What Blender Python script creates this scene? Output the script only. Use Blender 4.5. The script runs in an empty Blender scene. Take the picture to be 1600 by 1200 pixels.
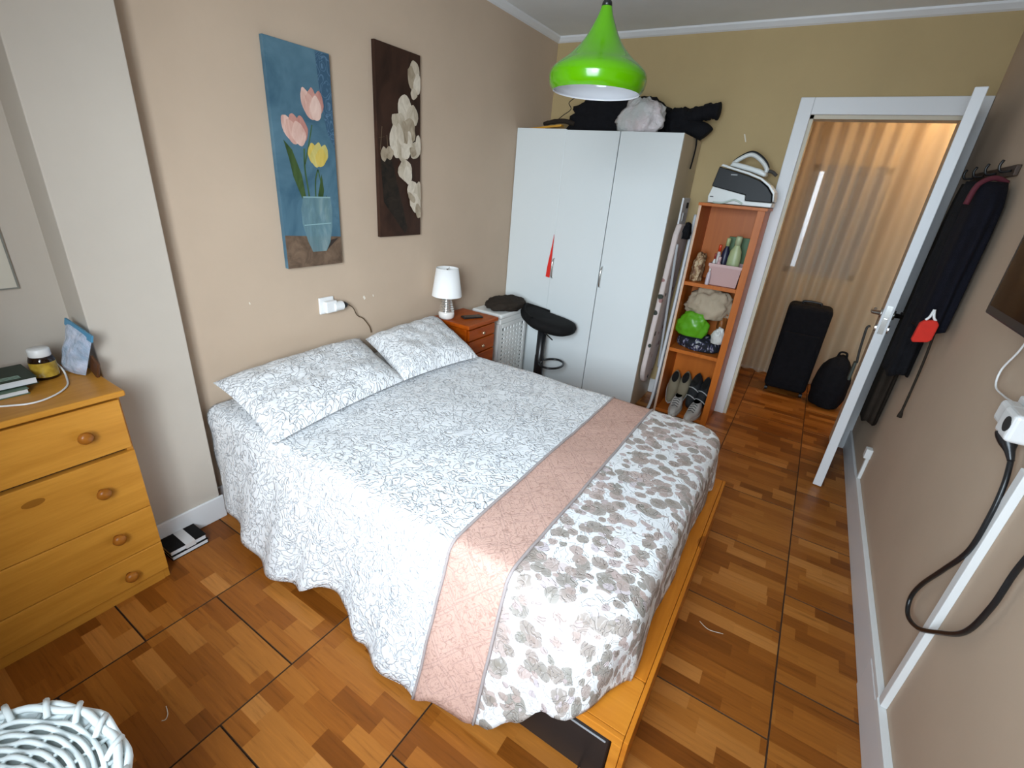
import bpy, bmesh, math, random
from mathutils import Vector, Matrix, noise
random.seed(7)
PI = math.pi
sc = bpy.context.scene
COL = sc.collection

# ------------------------------------------------------------------ camera
cam_d = bpy.data.cameras.new('camera')
cam_d.sensor_width = 36.0
cam_d.lens = 725.4 * 36.0 / 1600.0
cam_d.clip_start = 0.02
cam = bpy.data.objects.new('camera', cam_d)
COL.objects.link(cam)
Rc = ((0.84018985, 0.53646427, 0.07929129), (0.27791901, -0.30040675, -0.91242359), (-0.46566301, 0.78864559, -0.40149232))
cm = Matrix(((Rc[0][0], -Rc[1][0], -Rc[2][0], 0.0),
             (Rc[0][1], -Rc[1][1], -Rc[2][1], 0.0),
             (Rc[0][2], -Rc[1][2], -Rc[2][2], 1.5176),
             (0, 0, 0, 1)))
cam.matrix_world = cm
sc.camera = cam

# ------------------------------------------------------------------ world, daylight, exposure
w = bpy.data.worlds.new('sky')
sc.world = w
w.use_nodes = True
bg = w.node_tree.nodes['Background']
bg.inputs[0].default_value = (0.72, 0.85, 1.0, 1)
bg.inputs[1].default_value = 1.4

def area(name, loc, rot, sx, sy, power, col):
    d = bpy.data.lights.new(name, 'AREA')
    d.shape = 'RECTANGLE'; d.size = sx; d.size_y = sy; d.energy = power; d.color = col
    o = bpy.data.objects.new(name, d); COL.objects.link(o)
    o.location = loc; o.rotation_euler = rot
    return o
# daylight entering through window_1 (behind the camera)
wl = area('window_daylight', (-0.30, -0.42, 1.50), (math.radians(71), 0, math.radians(10)), 0.96, 1.2, 36, (0.74, 0.88, 1.0))
wl.data.spread = math.radians(118)
# bright sky outside the window
def aim(o, tgt):
    o.rotation_euler = (Vector(tgt) - o.location).to_track_quat('-Z', 'Y').to_euler()
aim(area('sky_daylight', (1.0, -2.25, 2.1), (0, 0, 0), 1.9, 1.7, 230, (0.92, 0.97, 1.0)), (-1.15, 2.4, 0.9))

vs = sc.view_settings
vs.view_transform = 'Standard'
vs.look = 'None'
vs.exposure = 0.12
vs.gamma = 1.0
vs.use_curve_mapping = False

# ------------------------------------------------------------------ node helpers
class NT:
    def __init__(self, name):
        self.m = bpy.data.materials.new(name); self.m.use_nodes = True
        self.nt = self.m.node_tree
        self.b = self.nt.nodes['Principled BSDF']
    def n(self, typ, **kw):
        nd = self.nt.nodes.new(typ)
        for k, v in kw.items():
            if k.startswith('i_'):
                nd.inputs[k[2:].replace('_', ' ')].default_value = v
            else:
                setattr(nd, k, v)
        return nd
    def put(self, sock, v):
        if isinstance(v, bpy.types.NodeSocket): self.nt.links.new(v, sock)
        else: sock.default_value = v
    def math(self, op, a, b=0.0, c=None, clamp=False):
        nd = self.nt.nodes.new('ShaderNodeMath'); nd.operation = op; nd.use_clamp = clamp
        self.put(nd.inputs[0], a); self.put(nd.inputs[1], b)
        if c is not None: self.put(nd.inputs[2], c)
        return nd.outputs[0]
    def mix(self, f, a, b):
        nd = self.nt.nodes.new('ShaderNodeMix'); nd.data_type = 'RGBA'
        self.put(nd.inputs[0], f); self.put(nd.inputs[6], a); self.put(nd.inputs[7], b)
        return nd.outputs[2]
    def coord(self, which='Object'):
        return self.nt.nodes.new('ShaderNodeTexCoord').outputs[which]
    def mapping(self, v, scale=(1, 1, 1), loc=(0, 0, 0), rot=(0, 0, 0)):
        nd = self.nt.nodes.new('ShaderNodeMapping')
        self.put(nd.inputs[0], v); nd.inputs['Scale'].default_value = scale
        nd.inputs['Location'].default_value = loc; nd.inputs['Rotation'].default_value = rot
        return nd.outputs[0]
    def noise(self, v, scale, detail=3, rough=0.55, dist=0.0, out=0):
        nd = self.nt.nodes.new('ShaderNodeTexNoise')
        self.put(nd.inputs['Vector'], v); nd.inputs['Scale'].default_value = scale
        nd.inputs['Detail'].default_value = detail; nd.inputs['Roughness'].default_value = rough
        nd.inputs['Distortion'].default_value = dist
        return nd.outputs[out]
    def ramp(self, f, stops, interp='LINEAR'):
        nd = self.nt.nodes.new('ShaderNodeValToRGB'); cr = nd.color_ramp; cr.interpolation = interp
        while len(cr.elements) < len(stops): cr.elements.new(0.5)
        for e, (p, c) in zip(cr.elements, stops):
            e.position = p; e.color = (c[0], c[1], c[2], 1)
        self.put(nd.inputs[0], f)
        return nd.outputs[0]
    def bump(self, h, strength=0.2, dist=0.01):
        nd = self.nt.nodes.new('ShaderNodeBump')
        nd.inputs['Strength'].default_value = strength; nd.inputs['Distance'].default_value = dist
        self.put(nd.inputs['Height'], h)
        self.nt.links.new(nd.outputs[0], self.b.inputs['Normal'])
    def base(self, v): self.put(self.b.inputs['Base Color'], v if isinstance(v, bpy.types.NodeSocket) else (v[0], v[1], v[2], 1))
    def rough(self, v): self.put(self.b.inputs['Roughness'], v)

def mat(name, col, rough=0.5, var=0.12, vscale=6.0, metal=0.0, bump=0.0, bscale=60.0, coat=0.0, spec=0.5):
    k = NT(name)
    n = k.noise(k.coord(), vscale, 4)
    f = k.math('MULTIPLY', k.math('SUBTRACT', n, 0.5), 2.0)
    lo = tuple(c * (1 - var) for c in col); hi = tuple(min(1, c * (1 + var)) for c in col)
    k.base(k.mix(k.math('ADD', k.math('MULTIPLY', f, 0.5), 0.5, clamp=True), (*lo, 1), (*hi, 1)))
    k.rough(rough); k.b.inputs['Metallic'].default_value = metal
    k.b.inputs['Specular IOR Level'].default_value = spec
    if coat: k.b.inputs['Coat Weight'].default_value = coat; k.b.inputs['Coat Roughness'].default_value = 0.05
    if bump: k.bump(k.noise(k.coord(), bscale, 4), bump, 0.01)
    return k.m

def wood(name, c0, c1, axis=0, rough=0.4, scale=1.0, knots=True, spec=0.25):
    k = NT(name)
    s = [14 * scale] * 3; s[axis] = 1.2 * scale
    v = k.mapping(k.coord(), tuple(s))
    oi = k.n('ShaderNodeObjectInfo')
    vv = k.n('ShaderNodeVectorMath', operation='ADD')
    k.put(vv.inputs[0], v)
    sc_ = k.n('ShaderNodeVectorMath', operation='SCALE'); sc_.inputs[0].default_value = (17, 31, 13)
    k.put(sc_.inputs['Scale'], oi.outputs['Random']); k.put(vv.inputs[1], sc_.outputs[0])
    n = k.noise(vv.outputs[0], 1.6, 6, 0.6, 0.6)
    fine = k.noise(vv.outputs[0], 9.0, 3, 0.6)
    f = k.math('ADD', k.math('MULTIPLY', n, 0.8), k.math('MULTIPLY', fine, 0.2))
    col = k.ramp(f, [(0.3, c0), (0.68, c1)])
    if knots:
        s2 = [7.0] * 3; s2[axis] = 3.2
        vo = k.n('ShaderNodeTexVoronoi'); vo.inputs['Scale'].default_value = 1.0
        k.put(vo.inputs['Vector'], k.mapping(k.coord(), tuple(s2)))
        kn = k.math('LESS_THAN', vo.outputs['Distance'], 0.13)
        col = k.mix(k.math('MULTIPLY', kn, 0.75), col, (c0[0] * .45, c0[1] * .38, c0[2] * .3, 1))
    k.base(col); k.rough(rough); k.b.inputs['Specular IOR Level'].default_value = spec
    k.bump(f, 0.06, 0.004)
    return k.m

# ------------------------------------------------------------------ mesh helpers
class MB:
    def __init__(s): s.v = []; s.f = []; s.uv = None
    def add(s, vs, fs):
        o = len(s.v); s.v += [tuple(p) for p in vs]; s.f += [tuple(i + o for i in f) for f in fs]; return s
    def box(s, x0, x1, y0, y1, z0, z1):
        return s.add([(x0, y0, z0), (x1, y0, z0), (x1, y1, z0), (x0, y1, z0), (x0, y0, z1), (x1, y0, z1), (x1, y1, z1), (x0, y1, z1)],
                     [(0, 3, 2, 1), (4, 5, 6, 7), (0, 1, 5, 4), (1, 2, 6, 5), (2, 3, 7, 6), (3, 0, 4, 7)])
    def obox(s, c, size, rot=Matrix.Identity(3)):
        c = Vector(c); hx, hy, hz = [q / 2 for q in size]
        pts = [c + rot @ Vector((sx * hx, sy * hy, sz * hz)) for sz in (-1, 1) for sx, sy in ((-1, -1), (1, -1), (1, 1), (-1, 1))]
        return s.add(pts, [(0, 3, 2, 1), (4, 5, 6, 7), (0, 1, 5, 4), (1, 2, 6, 5), (2, 3, 7, 6), (3, 0, 4, 7)])
    def prism(s, poly, axis, a, b):
        # poly: 2D points in the two other axes (cyclic order), extruded along axis from a to b
        def P(p, t):
            if axis == 0: return (t, p[0], p[1])
            if axis == 1: return (p[0], t, p[1])
            return (p[0], p[1], t)
        n = len(poly)
        vs = [P(p, a) for p in poly] + [P(p, b) for p in poly]
        fs = [tuple(range(n))[::-1], tuple(range(n, 2 * n))] + [(i, (i + 1) % n, n + (i + 1) % n, n + i) for i in range(n)]
        return s.add(vs, fs)
    def tube(s, pts, r, n=8, closed=False, cap=True):
        pts = [Vector(p) for p in pts]; m = len(pts); rings = []; up = None
        for i, p in enumerate(pts):
            if closed: t = pts[(i + 1) % m] - pts[i - 1]
            else: t = pts[min(i + 1, m - 1)] - pts[max(i - 1, 0)]
            if t.length < 1e-9: t = Vector((0, 0, 1))
            t.normalize()
            if up is None:
                up = Vector((0, 0, 1)) if abs(t.z) < 0.9 else Vector((1, 0, 0))
            up = (up - t * up.dot(t))
            if up.length < 1e-6: up = t.orthogonal()
            up.normalize(); sd = t.cross(up)
            rr = r[i] if isinstance(r, (list, tuple)) else r
            rings.append([p + (up * math.cos(2 * PI * k / n) + sd * math.sin(2 * PI * k / n)) * rr for k in range(n)])
        vs = [q for rg in rings for q in rg]; fs = []
        for i in range(m if closed else m - 1):
            j = (i + 1) % m
            for k in range(n):
                fs.append((i * n + k, i * n + (k + 1) % n, j * n + (k + 1) % n, j * n + k))
        if not closed and cap:
            fs.append(tuple(range(n))[::-1]); fs.append(tuple((m - 1) * n + k for k in range(n)))
        return s.add(vs, fs)
    def lathe(s, prof, n=32, c=(0, 0, 0), axis=2, caps=True):
        vs = []; fs = []; m = len(prof)
        for r, h in prof:
            for k in range(n):
                a = 2 * PI * k / n; x, y = r * math.cos(a), r * math.sin(a)
                p = (x, y, h) if axis == 2 else ((h, x, y) if axis == 0 else (x, h, y))
                vs.append((p[0] + c[0], p[1] + c[1], p[2] + c[2]))
        for i in range(m - 1):
            for k in range(n):
                fs.append((i * n + k, i * n + (k + 1) % n, (i + 1) * n + (k + 1) % n, (i + 1) * n + k))
        if caps:
            if prof[0][0] > 1e-5: fs.append(tuple(range(n))[::-1])
            if prof[-1][0] > 1e-5: fs.append(tuple((m - 1) * n + k for k in range(n)))
        return s.add(vs, fs)
    def grid(s, P, closed_u=False):
        nu = len(P); nv = len(P[0]); vs = [p for row in P for p in row]; fs = []
        for i in range(nu if closed_u else nu - 1):
            for j in range(nv - 1):
                a = i * nv + j; b = ((i + 1) % nu) * nv + j
                fs.append((a, b, b + 1, a + 1))
        return s.add(vs, fs)
    def build(s, name, m, parent=None, smooth=False, bevel=0.0, seg=2, uv=None, sub=0, solid=0.0, weld=False):
        origin = ROOT.get(parent.name, Vector((0, 0, 0))) if parent else None
        if origin is None:
            xs = [p[0] for p in s.v]; ys = [p[1] for p in s.v]; zs = [p[2] for p in s.v]
            origin = Vector(((min(xs) + max(xs)) / 2, (min(ys) + max(ys)) / 2, min(zs)))
        me = bpy.data.meshes.new(name)
        me.from_pydata([(p[0] - origin.x, p[1] - origin.y, p[2] - origin.z) for p in s.v], [], s.f)
        if uv:
            lay = me.uv_layers.new(name='UVMap')
            for lp in me.loops: lay.data[lp.index].uv = uv[lp.vertex_index]
        bm = bmesh.new(); bm.from_mesh(me)
        if weld: bmesh.ops.remove_doubles(bm, verts=bm.verts, dist=0.0004)
        bmesh.ops.recalc_face_normals(bm, faces=bm.faces); bm.to_mesh(me); bm.free()
        me.materials.append(m)
        if smooth:
            for p in me.polygons: p.use_smooth = True
        o = bpy.data.objects.new(name, me); COL.objects.link(o)
        if parent:
            o.parent = parent; ROOT[o.name] = origin
        else:
            o.location = origin; ROOT[o.name] = origin
        if solid:
            d = o.modifiers.new('solid', 'SOLIDIFY'); d.thickness = solid; d.offset = -1
        if bevel:
            d = o.modifiers.new('bevel', 'BEVEL'); d.width = bevel; d.segments = seg; d.limit_method = 'ANGLE'; d.angle_limit = math.radians(40)
        if sub:
            d = o.modifiers.new('sub', 'SUBSURF'); d.levels = sub; d.render_levels = sub
        return o
ROOT = {}
def thing(name, label, cat, loc=(0, 0, 0), group=None, rotz=0.0):
    o = bpy.data.objects.new(name, None); COL.objects.link(o); o.empty_display_size = 0.05
    o.location = loc; o.rotation_euler = (0, 0, rotz)
    o['label'] = label; o['category'] = cat
    if group: o['group'] = group
    ROOT[o.name] = Vector(loc)
    return o
def lthing(name, label, cat, loc, rotz=0.0, group=None):     # parts given in local coordinates
    o = thing(name, label, cat, loc, group, rotz); ROOT[o.name] = Vector((0, 0, 0)); return o
def tag(o, label, cat, group=None):
    o['label'] = label; o['category'] = cat
    if group: o['group'] = group
    return o
def struct(o, label=None):
    o['kind'] = 'structure'
    if label: o['label'] = label
    return o
def arc(c, r, a0, a1, n):
    return [(c[0] + r * math.cos(a0 + (a1 - a0) * i / n), c[1] + r * math.sin(a0 + (a1 - a0) * i / n)) for i in range(n + 1)]
def spline(pts, n=8):
    pts = [Vector(p) for p in pts]; out = []
    for i in range(len(pts) - 1):
        p0 = pts[max(i - 1, 0)]; p1 = pts[i]; p2 = pts[i + 1]; p3 = pts[min(i + 2, len(pts) - 1)]
        for k in range(n):
            t = k / n
            out.append(0.5 * ((2 * p1) + (p2 - p0) * t + (2 * p0 - 5 * p1 + 4 * p2 - p3) * t * t + (3 * p1 - p0 - 3 * p2 + p3) * t ** 3))
    out.append(pts[-1]); return out
def lump(name, m, c, size, seed, amp=0.25, freq=2.0, parent=None, flat=0.6, res=28, rotz=0.0, ridge=0.0, fold=9.0):
    """crumpled soft body: noisy ellipsoid with a flattened underside, base of it at c.z"""
    nu, nv = res * 2, res; P = []
    ca, sa = math.cos(rotz), math.sin(rotz)
    for i in range(nu):
        row = []
        a = 2 * PI * i / nu
        for j in range(nv + 1):
            b = PI * j / nv
            d = Vector((math.sin(b) * math.cos(a), math.sin(b) * math.sin(a), -math.cos(b)))
            q = d * freq + Vector((seed * 3.1, seed * 1.7, seed * 5.3))
            r = 1 + amp * noise.noise(q) + amp * 0.5 * noise.noise(q * 2.3) + ridge * abs(noise.noise(q * fold / freq))
            p = d * r
            if p.z < -flat: p.z = -flat + (p.z + flat) * 0.05
            x, y, z = p.x * size[0], p.y * size[1], (p.z + flat + 0.02) * size[2] / (1 + flat)
            row.append((c[0] + x * ca - y * sa, c[1] + x * sa + y * ca, c[2] + z))
        P.append(row)
    mb = MB(); mb.grid(P, closed_u=True)
    return mb.build(name, m, parent, smooth=True)

# ------------------------------------------------------------------ materials
M = {}
def wall_mat(name, col):
    k = NT(name); c = k.coord()
    n = k.noise(c, 2.2, 5, 0.6)
    f = k.math('MULTIPLY', n, 1.0)
    colr = k.ramp(f, [(0.25, tuple(x * 0.94 for x in col)), (0.75, tuple(min(1, x * 1.05) for x in col))])
    k.base(colr); k.rough(0.75); k.b.inputs['Specular IOR Level'].default_value = 0.25
    k.bump(k.noise(c, 90, 3), 0.05, 0.004)
    return k.m
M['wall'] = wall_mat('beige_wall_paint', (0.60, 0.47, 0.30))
M['wall_l'] = wall_mat('beige_paint_pinkish_light', (0.54, 0.415, 0.308))  # same beige paint, pinkish light on the side walls put into its colour
M['wall_b'] = wall_mat('beige_paint_yellowish_shade', (0.50, 0.372, 0.19))  # same beige paint, dimmer yellowish light at the back put into its colour
M['wall_cool_lit'] = wall_mat('beige_paint_cool_light', (0.55, 0.49, 0.42))  # same beige paint, cool window light on pillar and alcove mixed in
M['ceiling'] = wall_mat('white_ceiling_paint', (0.80, 0.83, 0.83))
M['white'] = mat('white_paint', (0.78, 0.79, 0.80), 0.4, 0.03, 3)
M['plastic'] = mat('white_plastic', (0.80, 0.80, 0.79), 0.35, 0.03, 5)
M['hampplastic'] = mat('off_white_plastic', (0.86, 0.87, 0.84), 0.35, 0.03, 5)
M['black'] = mat('black_cloth', (0.008, 0.008, 0.010), 0.9, 0.5, 30, bump=0.3, bscale=160, spec=0.2)
M['blackp'] = mat('black_plastic', (0.010, 0.010, 0.011), 0.32, 0.2, 10)
M['blacksoft'] = mat('black_leatherette', (0.007, 0.0065, 0.0065), 0.8, 0.3, 20, spec=0.2)
M['navy'] = mat('navy_cloth', (0.005, 0.005, 0.010), 0.9, 0.4, 25, bump=0.3, bscale=150, spec=0.2)
M['brownblack'] = mat('dark_brown_cloth', (0.030, 0.022, 0.016), 0.9, 0.4, 25, bump=0.3, bscale=150, spec=0.2)
M['chrome'] = mat('brushed_metal', (0.62, 0.62, 0.60), 0.22, 0.05, 20, metal=1.0)
M['red'] = mat('red_cloth', (0.72, 0.02, 0.01), 0.7, 0.1, 12)
M['redf'] = mat('red_felt', (0.62, 0.02, 0.008), 0.8, 0.15, 30)
M['melamine'] = mat('white_melamine', (0.72, 0.76, 0.76), 0.28, 0.02, 2)
M['mel_side'] = mat('shaded_melamine_side', (0.55, 0.46, 0.33), 0.45, 0.05, 4)  # off-white melamine, the side's shade and warm bounce painted into the tan
M['gap'] = mat('dark_gap', (0.02, 0.018, 0.016), 0.9, 0.1)
M['pine_y'] = wood('honey_pine', (0.46, 0.185, 0.020), (0.64, 0.29, 0.042), 1, 0.36)
M['pine_x'] = wood('honey_pine_cross', (0.46, 0.185, 0.020), (0.64, 0.29, 0.042), 0, 0.36)
M['pine_z'] = wood('honey_pine_upright', (0.46, 0.185, 0.020), (0.64, 0.29, 0.042), 2, 0.36)
M['bed_y'] = wood('orange_pine', (0.44, 0.125, 0.009), (0.62, 0.215, 0.019), 1, 0.3)
M['bed_x'] = wood('orange_pine_cross', (0.50, 0.16, 0.014), (0.68, 0.265, 0.030), 0, 0.3)
M['knob'] = wood('knob_wood', (0.26, 0.08, 0.008), (0.40, 0.14, 0.018), 0, 0.3, 1, False)
M['night'] = wood('red_brown_wood', (0.25, 0.034, 0.001), (0.44, 0.085, 0.003), 1, 0.32, 1, False)
M['shelf'] = wood('orange_laminate', (0.42, 0.105, 0.012), (0.54, 0.150, 0.020), 2, 0.4, 0.6, False)
M['grout'] = mat('dark_grout', (0.10, 0.045, 0.018), 0.9, 0.2, 20)

def floor_tile_mat():
    k = NT('wood_print_tile'); c = k.coord()
    oi = k.n('ShaderNodeObjectInfo'); rnd = oi.outputs['Random']
    sx = k.n('ShaderNodeSeparateXYZ'); k.put(sx.inputs[0], c)
    x, y = sx.outputs[0], sx.outputs[1]
    row = k.math('FLOOR', k.math('DIVIDE', y, 0.0571))
    w1 = k.n('ShaderNodeTexWhiteNoise', noise_dimensions='2D')
    cb = k.n('ShaderNodeCombineXYZ'); k.put(cb.inputs[0], row); k.put(cb.inputs[1], rnd); k.put(w1.inputs['Vector'], cb.outputs[0])
    ln = k.math('ADD', k.math('MULTIPLY', w1.outputs[0], 0.16), 0.15)
    sh = k.math('MULTIPLY', w1.outputs[0], 7.3)
    col_i = k.math('FLOOR', k.math('ADD', k.math('DIVIDE', x, ln), sh))
    cb2 = k.n('ShaderNodeCombineXYZ'); k.put(cb2.inputs[0], row); k.put(cb2.inputs[1], col_i); k.put(cb2.inputs[2], rnd)
    w2 = k.n('ShaderNodeTexWhiteNoise', noise_dimensions='3D'); k.put(w2.inputs['Vector'], cb2.outputs[0])
    base = k.ramp(w2.outputs[0], [(0.0, (0.190, 0.054, 0.006)), (0.2, (0.255, 0.076, 0.009)), (0.55, (0.325, 0.104, 0.014)), (0.85, (0.39, 0.138, 0.022)), (1.0, (0.48, 0.190, 0.042))])
    off = k.n('ShaderNodeVectorMath', operation='ADD'); k.put(off.inputs[0], k.mapping(c, (3.5, 60, 1)))
    sc3 = k.n('ShaderNodeVectorMath', operation='SCALE'); sc3.inputs['Scale'].default_value = 9.0; k.put(sc3.inputs[0], w2.outputs['Color'])
    k.put(off.inputs[1], sc3.outputs[0])
    g = k.noise(off.outputs[0], 1.5, 6, 0.65, 0.5)
    g2 = k.ramp(g, [(0.25, (0.50, 0.46, 0.42)), (0.45, (0.95, 0.95, 0.95)), (0.55, (1, 1, 1)), (0.75, (1.25, 1.25, 1.22))])
    mm = k.n('ShaderNodeMix', data_type='RGBA', blend_type='MULTIPLY'); mm.inputs[0].default_value = 0.85
    k.put(mm.inputs[6], base); k.put(mm.inputs[7], g2)
    k.base(mm.outputs[2]); k.rough(0.36); k.b.inputs['Specular IOR Level'].default_value = 0.28
    k.bump(g, 0.05, 0.003)
    return k.m
M['tile'] = floor_tile_mat()

# ------------------------------------------------------------------ room shell
XL, XA, XP, XR = -2.012, -2.11, -1.945, 0.565      # left wall, alcove wall, pillar face, right wall
YB, YN, ZC = 3.65, -0.5, 2.5                       # back wall, near wall, ceiling
HY, HX0, HX1 = 4.98, -0.9, 0.9                     # hall
DX0, DX1, DZ = -0.24, 0.490, 2.015                 # door opening

fl = MB().box(XA - 0.1, XR + 0.1, YN - 0.1, YB + 0.12, -0.06, -0.009)
fl.box(HX0, HX1, YB + 0.12, HY + 0.02, -0.06, -0.009)
floor = struct(fl.build('floor', M['grout']), 'wood-look ceramic tile floor of the bedroom and hall')
pitch, gap = 0.457, 0.0021
tile_cache = {}
def place_tile(x0, x1, y0, y1):
    key = (round(x1 - x0, 4), round(y1 - y0, 4))
    cx, cy = x0, y0
    if key not in tile_cache:
        hx, hy = key
        mb = MB(); b = 0.0007
        mb.add([(gap, gap, -0.009), (hx - gap, gap, -0.009), (hx - gap, hy - gap, -0.009), (gap, hy - gap, -0.009),
                (gap, gap, -b), (hx - gap, gap, -b), (hx - gap, hy - gap, -b), (gap, hy - gap, -b),
                (gap + b, gap + b, 0), (hx - gap - b, gap + b, 0), (hx - gap - b, hy - gap - b, 0), (gap + b, hy - gap - b, 0)],
               [(0, 1, 5, 4), (1, 2, 6, 5), (2, 3, 7, 6), (3, 0, 4, 7), (4, 5, 9, 8), (5, 6, 10, 9), (6, 7, 11, 10), (7, 4, 8, 11), (8, 9, 10, 11)])
        me = bpy.data.meshes.new('tile'); me.from_pydata(mb.v, [], mb.f); me.materials.append(M['tile']); me.materials.append(M['grout'])
        for q_, p_ in enumerate(me.polygons): p_.material_index = 1 if q_ < 8 else 0
        tile_cache[key] = me
    o = bpy.data.objects.new('tile', tile_cache[key]); COL.objects.link(o)
    o.parent = floor
    fo = ROOT[floor.name]; o.location = (cx - fo.x, cy - fo.y, -fo.z)
col_x = [-1.525 + pitch * i for i in range(-2, 6)]
for i, cx in enumerate(col_x):
    y0 = 0.541 if i % 2 == 0 else 0.312
    ya = y0 - pitch * 3
    for k in range(14):
        a, b = ya + pitch * k, ya + pitch * (k + 1)
        for (rx0, rx1, ry0, ry1) in ((XA, XR, YN, YB + 0.12), (HX0, HX1, YB + 0.12, HY)):
            x0, x1 = max(cx, rx0), min(cx + pitch, rx1); yy0, yy1 = max(a, ry0), min(b, ry1)
            if x1 - x0 > 0.02 and yy1 - yy0 > 0.02: place_tile(x0, x1, yy0, yy1)

struct(MB().box(XA - 0.1, XR + 0.1, YN - 0.1, YB + 0.12, ZC, ZC + 0.08).build('ceiling', M['ceiling']), 'white bedroom ceiling')
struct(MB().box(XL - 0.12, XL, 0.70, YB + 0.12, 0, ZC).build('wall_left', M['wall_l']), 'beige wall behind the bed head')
struct(MB().box(XA - 0.02, XP, 0.515, 0.793, 0, ZC).build('wall_pillar', M['wall_cool_lit'], bevel=0.003), 'pillar standing out of the left wall')
struct(MB().box(XA - 0.12, XA, YN - 0.1, 0.53, 0, ZC).build('wall_alcove', M['wall_cool_lit']), 'recessed wall behind the chest of drawers')
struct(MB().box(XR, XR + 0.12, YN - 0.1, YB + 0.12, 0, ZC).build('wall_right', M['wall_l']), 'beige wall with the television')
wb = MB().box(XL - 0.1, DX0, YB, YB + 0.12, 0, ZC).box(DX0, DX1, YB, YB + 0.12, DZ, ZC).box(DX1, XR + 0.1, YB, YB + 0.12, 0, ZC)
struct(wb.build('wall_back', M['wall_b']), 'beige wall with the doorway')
# near wall with the window behind the camera
WX0, WX1, WZ0, WZ1 = -0.80, 0.20, 0.86, 2.2
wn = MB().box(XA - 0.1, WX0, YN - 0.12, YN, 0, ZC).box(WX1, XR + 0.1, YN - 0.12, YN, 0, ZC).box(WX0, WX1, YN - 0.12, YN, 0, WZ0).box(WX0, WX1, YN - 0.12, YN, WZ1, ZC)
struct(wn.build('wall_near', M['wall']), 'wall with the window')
wf = MB()
for a in (WX0, (WX0 + WX1) / 2 - 0.03, WX1 - 0.06): wf.box(a, a + 0.06, YN - 0.09, YN - 0.03, WZ0, WZ1)
wf.box(WX0, WX1, YN - 0.09, YN - 0.03, WZ0, WZ0 + 0.06).box(WX0, WX1, YN - 0.09, YN - 0.03, WZ1 - 0.06, WZ1)
win1 = struct(wf.build('window_1', M['white'], bevel=0.004), 'white framed window')
k = NT('window_glass')
gl_ = k.n('ShaderNodeBsdfGlossy'); gl_.inputs['Roughness'].default_value = 0.02
tp_ = k.n('ShaderNodeBsdfTransparent'); mx_ = k.n('ShaderNodeMixShader'); mx_.inputs[0].default_value = 0.06
k.nt.links.new(tp_.outputs[0], mx_.inputs[1]); k.nt.links.new(gl_.outputs[0], mx_.inputs[2]); k.nt.links.new(mx_.outputs[0], k.nt.nodes['Material Output'].inputs['Surface'])
M['glass'] = k.m
for a in (WX0 + 0.06, (WX0 + WX1) / 2 + 0.03):
    MB().box(a, a + (WX1 - WX0) / 2 - 0.09, YN - 0.065, YN - 0.06, WZ0 + 0.06, WZ1 - 0.06).build('pane', M['glass'], win1)
# hall
struct(MB().box(HX0 - 0.1, HX0, YB + 0.12, HY + 0.1, 0, ZC).build('wall_hall_left', M['wall']), 'side wall of the hall')
struct(MB().box(HX1, HX1 + 0.1, YB + 0.12, HY + 0.1, 0, ZC).build('wall_hall_right', M['wall']), 'far side wall of the hall')
struct(MB().box(HX0 - 0.1, HX1 + 0.1, YB + 0.12, HY + 0.1, ZC, ZC + 0.08).build('ceiling_hall', M['ceiling']), 'hall ceiling')
HW = (-0.19, 0.36, 0.95, 1.84)
hb = MB().box(HX0, HW[0], HY, HY + 0.1, 0, ZC).box(HW[1], HX1, HY, HY + 0.1, 0, ZC).box(HW[0], HW[1], HY, HY + 0.1, 0, HW[2]).box(HW[0], HW[1], HY, HY + 0.1, HW[3], ZC)
struct(hb.build('wall_hall_back', M['wall']), 'hall wall behind the sheer curtain')
hf = MB().box(HW[0], HW[0] + 0.05, HY + 0.02, HY + 0.07, HW[2], HW[3]).box(HW[1] - 0.05, HW[1], HY + 0.02, HY + 0.07, HW[2], HW[3])
hf.box(HW[0], HW[1], HY + 0.02, HY + 0.07, HW[2], HW[2] + 0.05).box(HW[0], HW[1], HY + 0.02, HY + 0.07, HW[3] - 0.05, HW[3])
win2 = struct(hf.build('window_2', mat('grey_window_frame', (0.32, 0.34, 0.36), 0.5, 0.05)), 'grey hall window seen through the curtain')
MB().box(HW[0] + 0.05, HW[0] + 0.085, HY + 0.04, HY + 0.045, HW[2] + 0.05, HW[3] - 0.05).build('pane', M['glass'], win2)
MB().box(HW[0] + 0.086, HW[1] - 0.05, HY + 0.035, HY + 0.05, HW[2] + 0.05, HW[3] - 0.05).build('dim_pane', mat('dim_frosted_pane', (0.30, 0.34, 0.40), 0.7, 0.05), win2)  # added opaque grey panel, stands in for a dim frosted pane

# cornice, baseboards, cable ducts
def cornice(name, axis, fixed, a, b, sgn):
    pr = [(0, 0), (0.035, 0), (0.032, -0.010), (0.012, -0.030), (0, -0.036)]
    poly = [(fixed + sgn * p[0], ZC + p[1]) for p in pr]
    return struct(MB().prism(poly, axis, a, b).build(name, M['white']), 'narrow white ceiling cornice')
cornice('trim_1', 0, YB, XL, XR, -1)
cornice('trim_2', 1, XL, 0.793, YB, 1)
cornice('trim_3', 1, XR, YN, YB, -1)
def bboard(name, x0, x1, y0, y1, h=0.115):
    return struct(MB().box(x0, x1, y0, y1, 0, h).build(name, M['white'], bevel=0.004), 'white baseboard')
bboard('baseboard_pillar', XP, XP + 0.012, 0.515, 0.805)
bboard('baseboard_left', XL, XL + 0.012, 0.793, YB)
bboard('baseboard_right', XR - 0.014, XR, 1.62, YB, 0.145)
bboard('baseboard_right_front', XR - 0.017, XR, YN, 1.617, 0.135)
bboard('baseboard_back', XL, -0.318, YB - 0.012, YB, 0.115)
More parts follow.
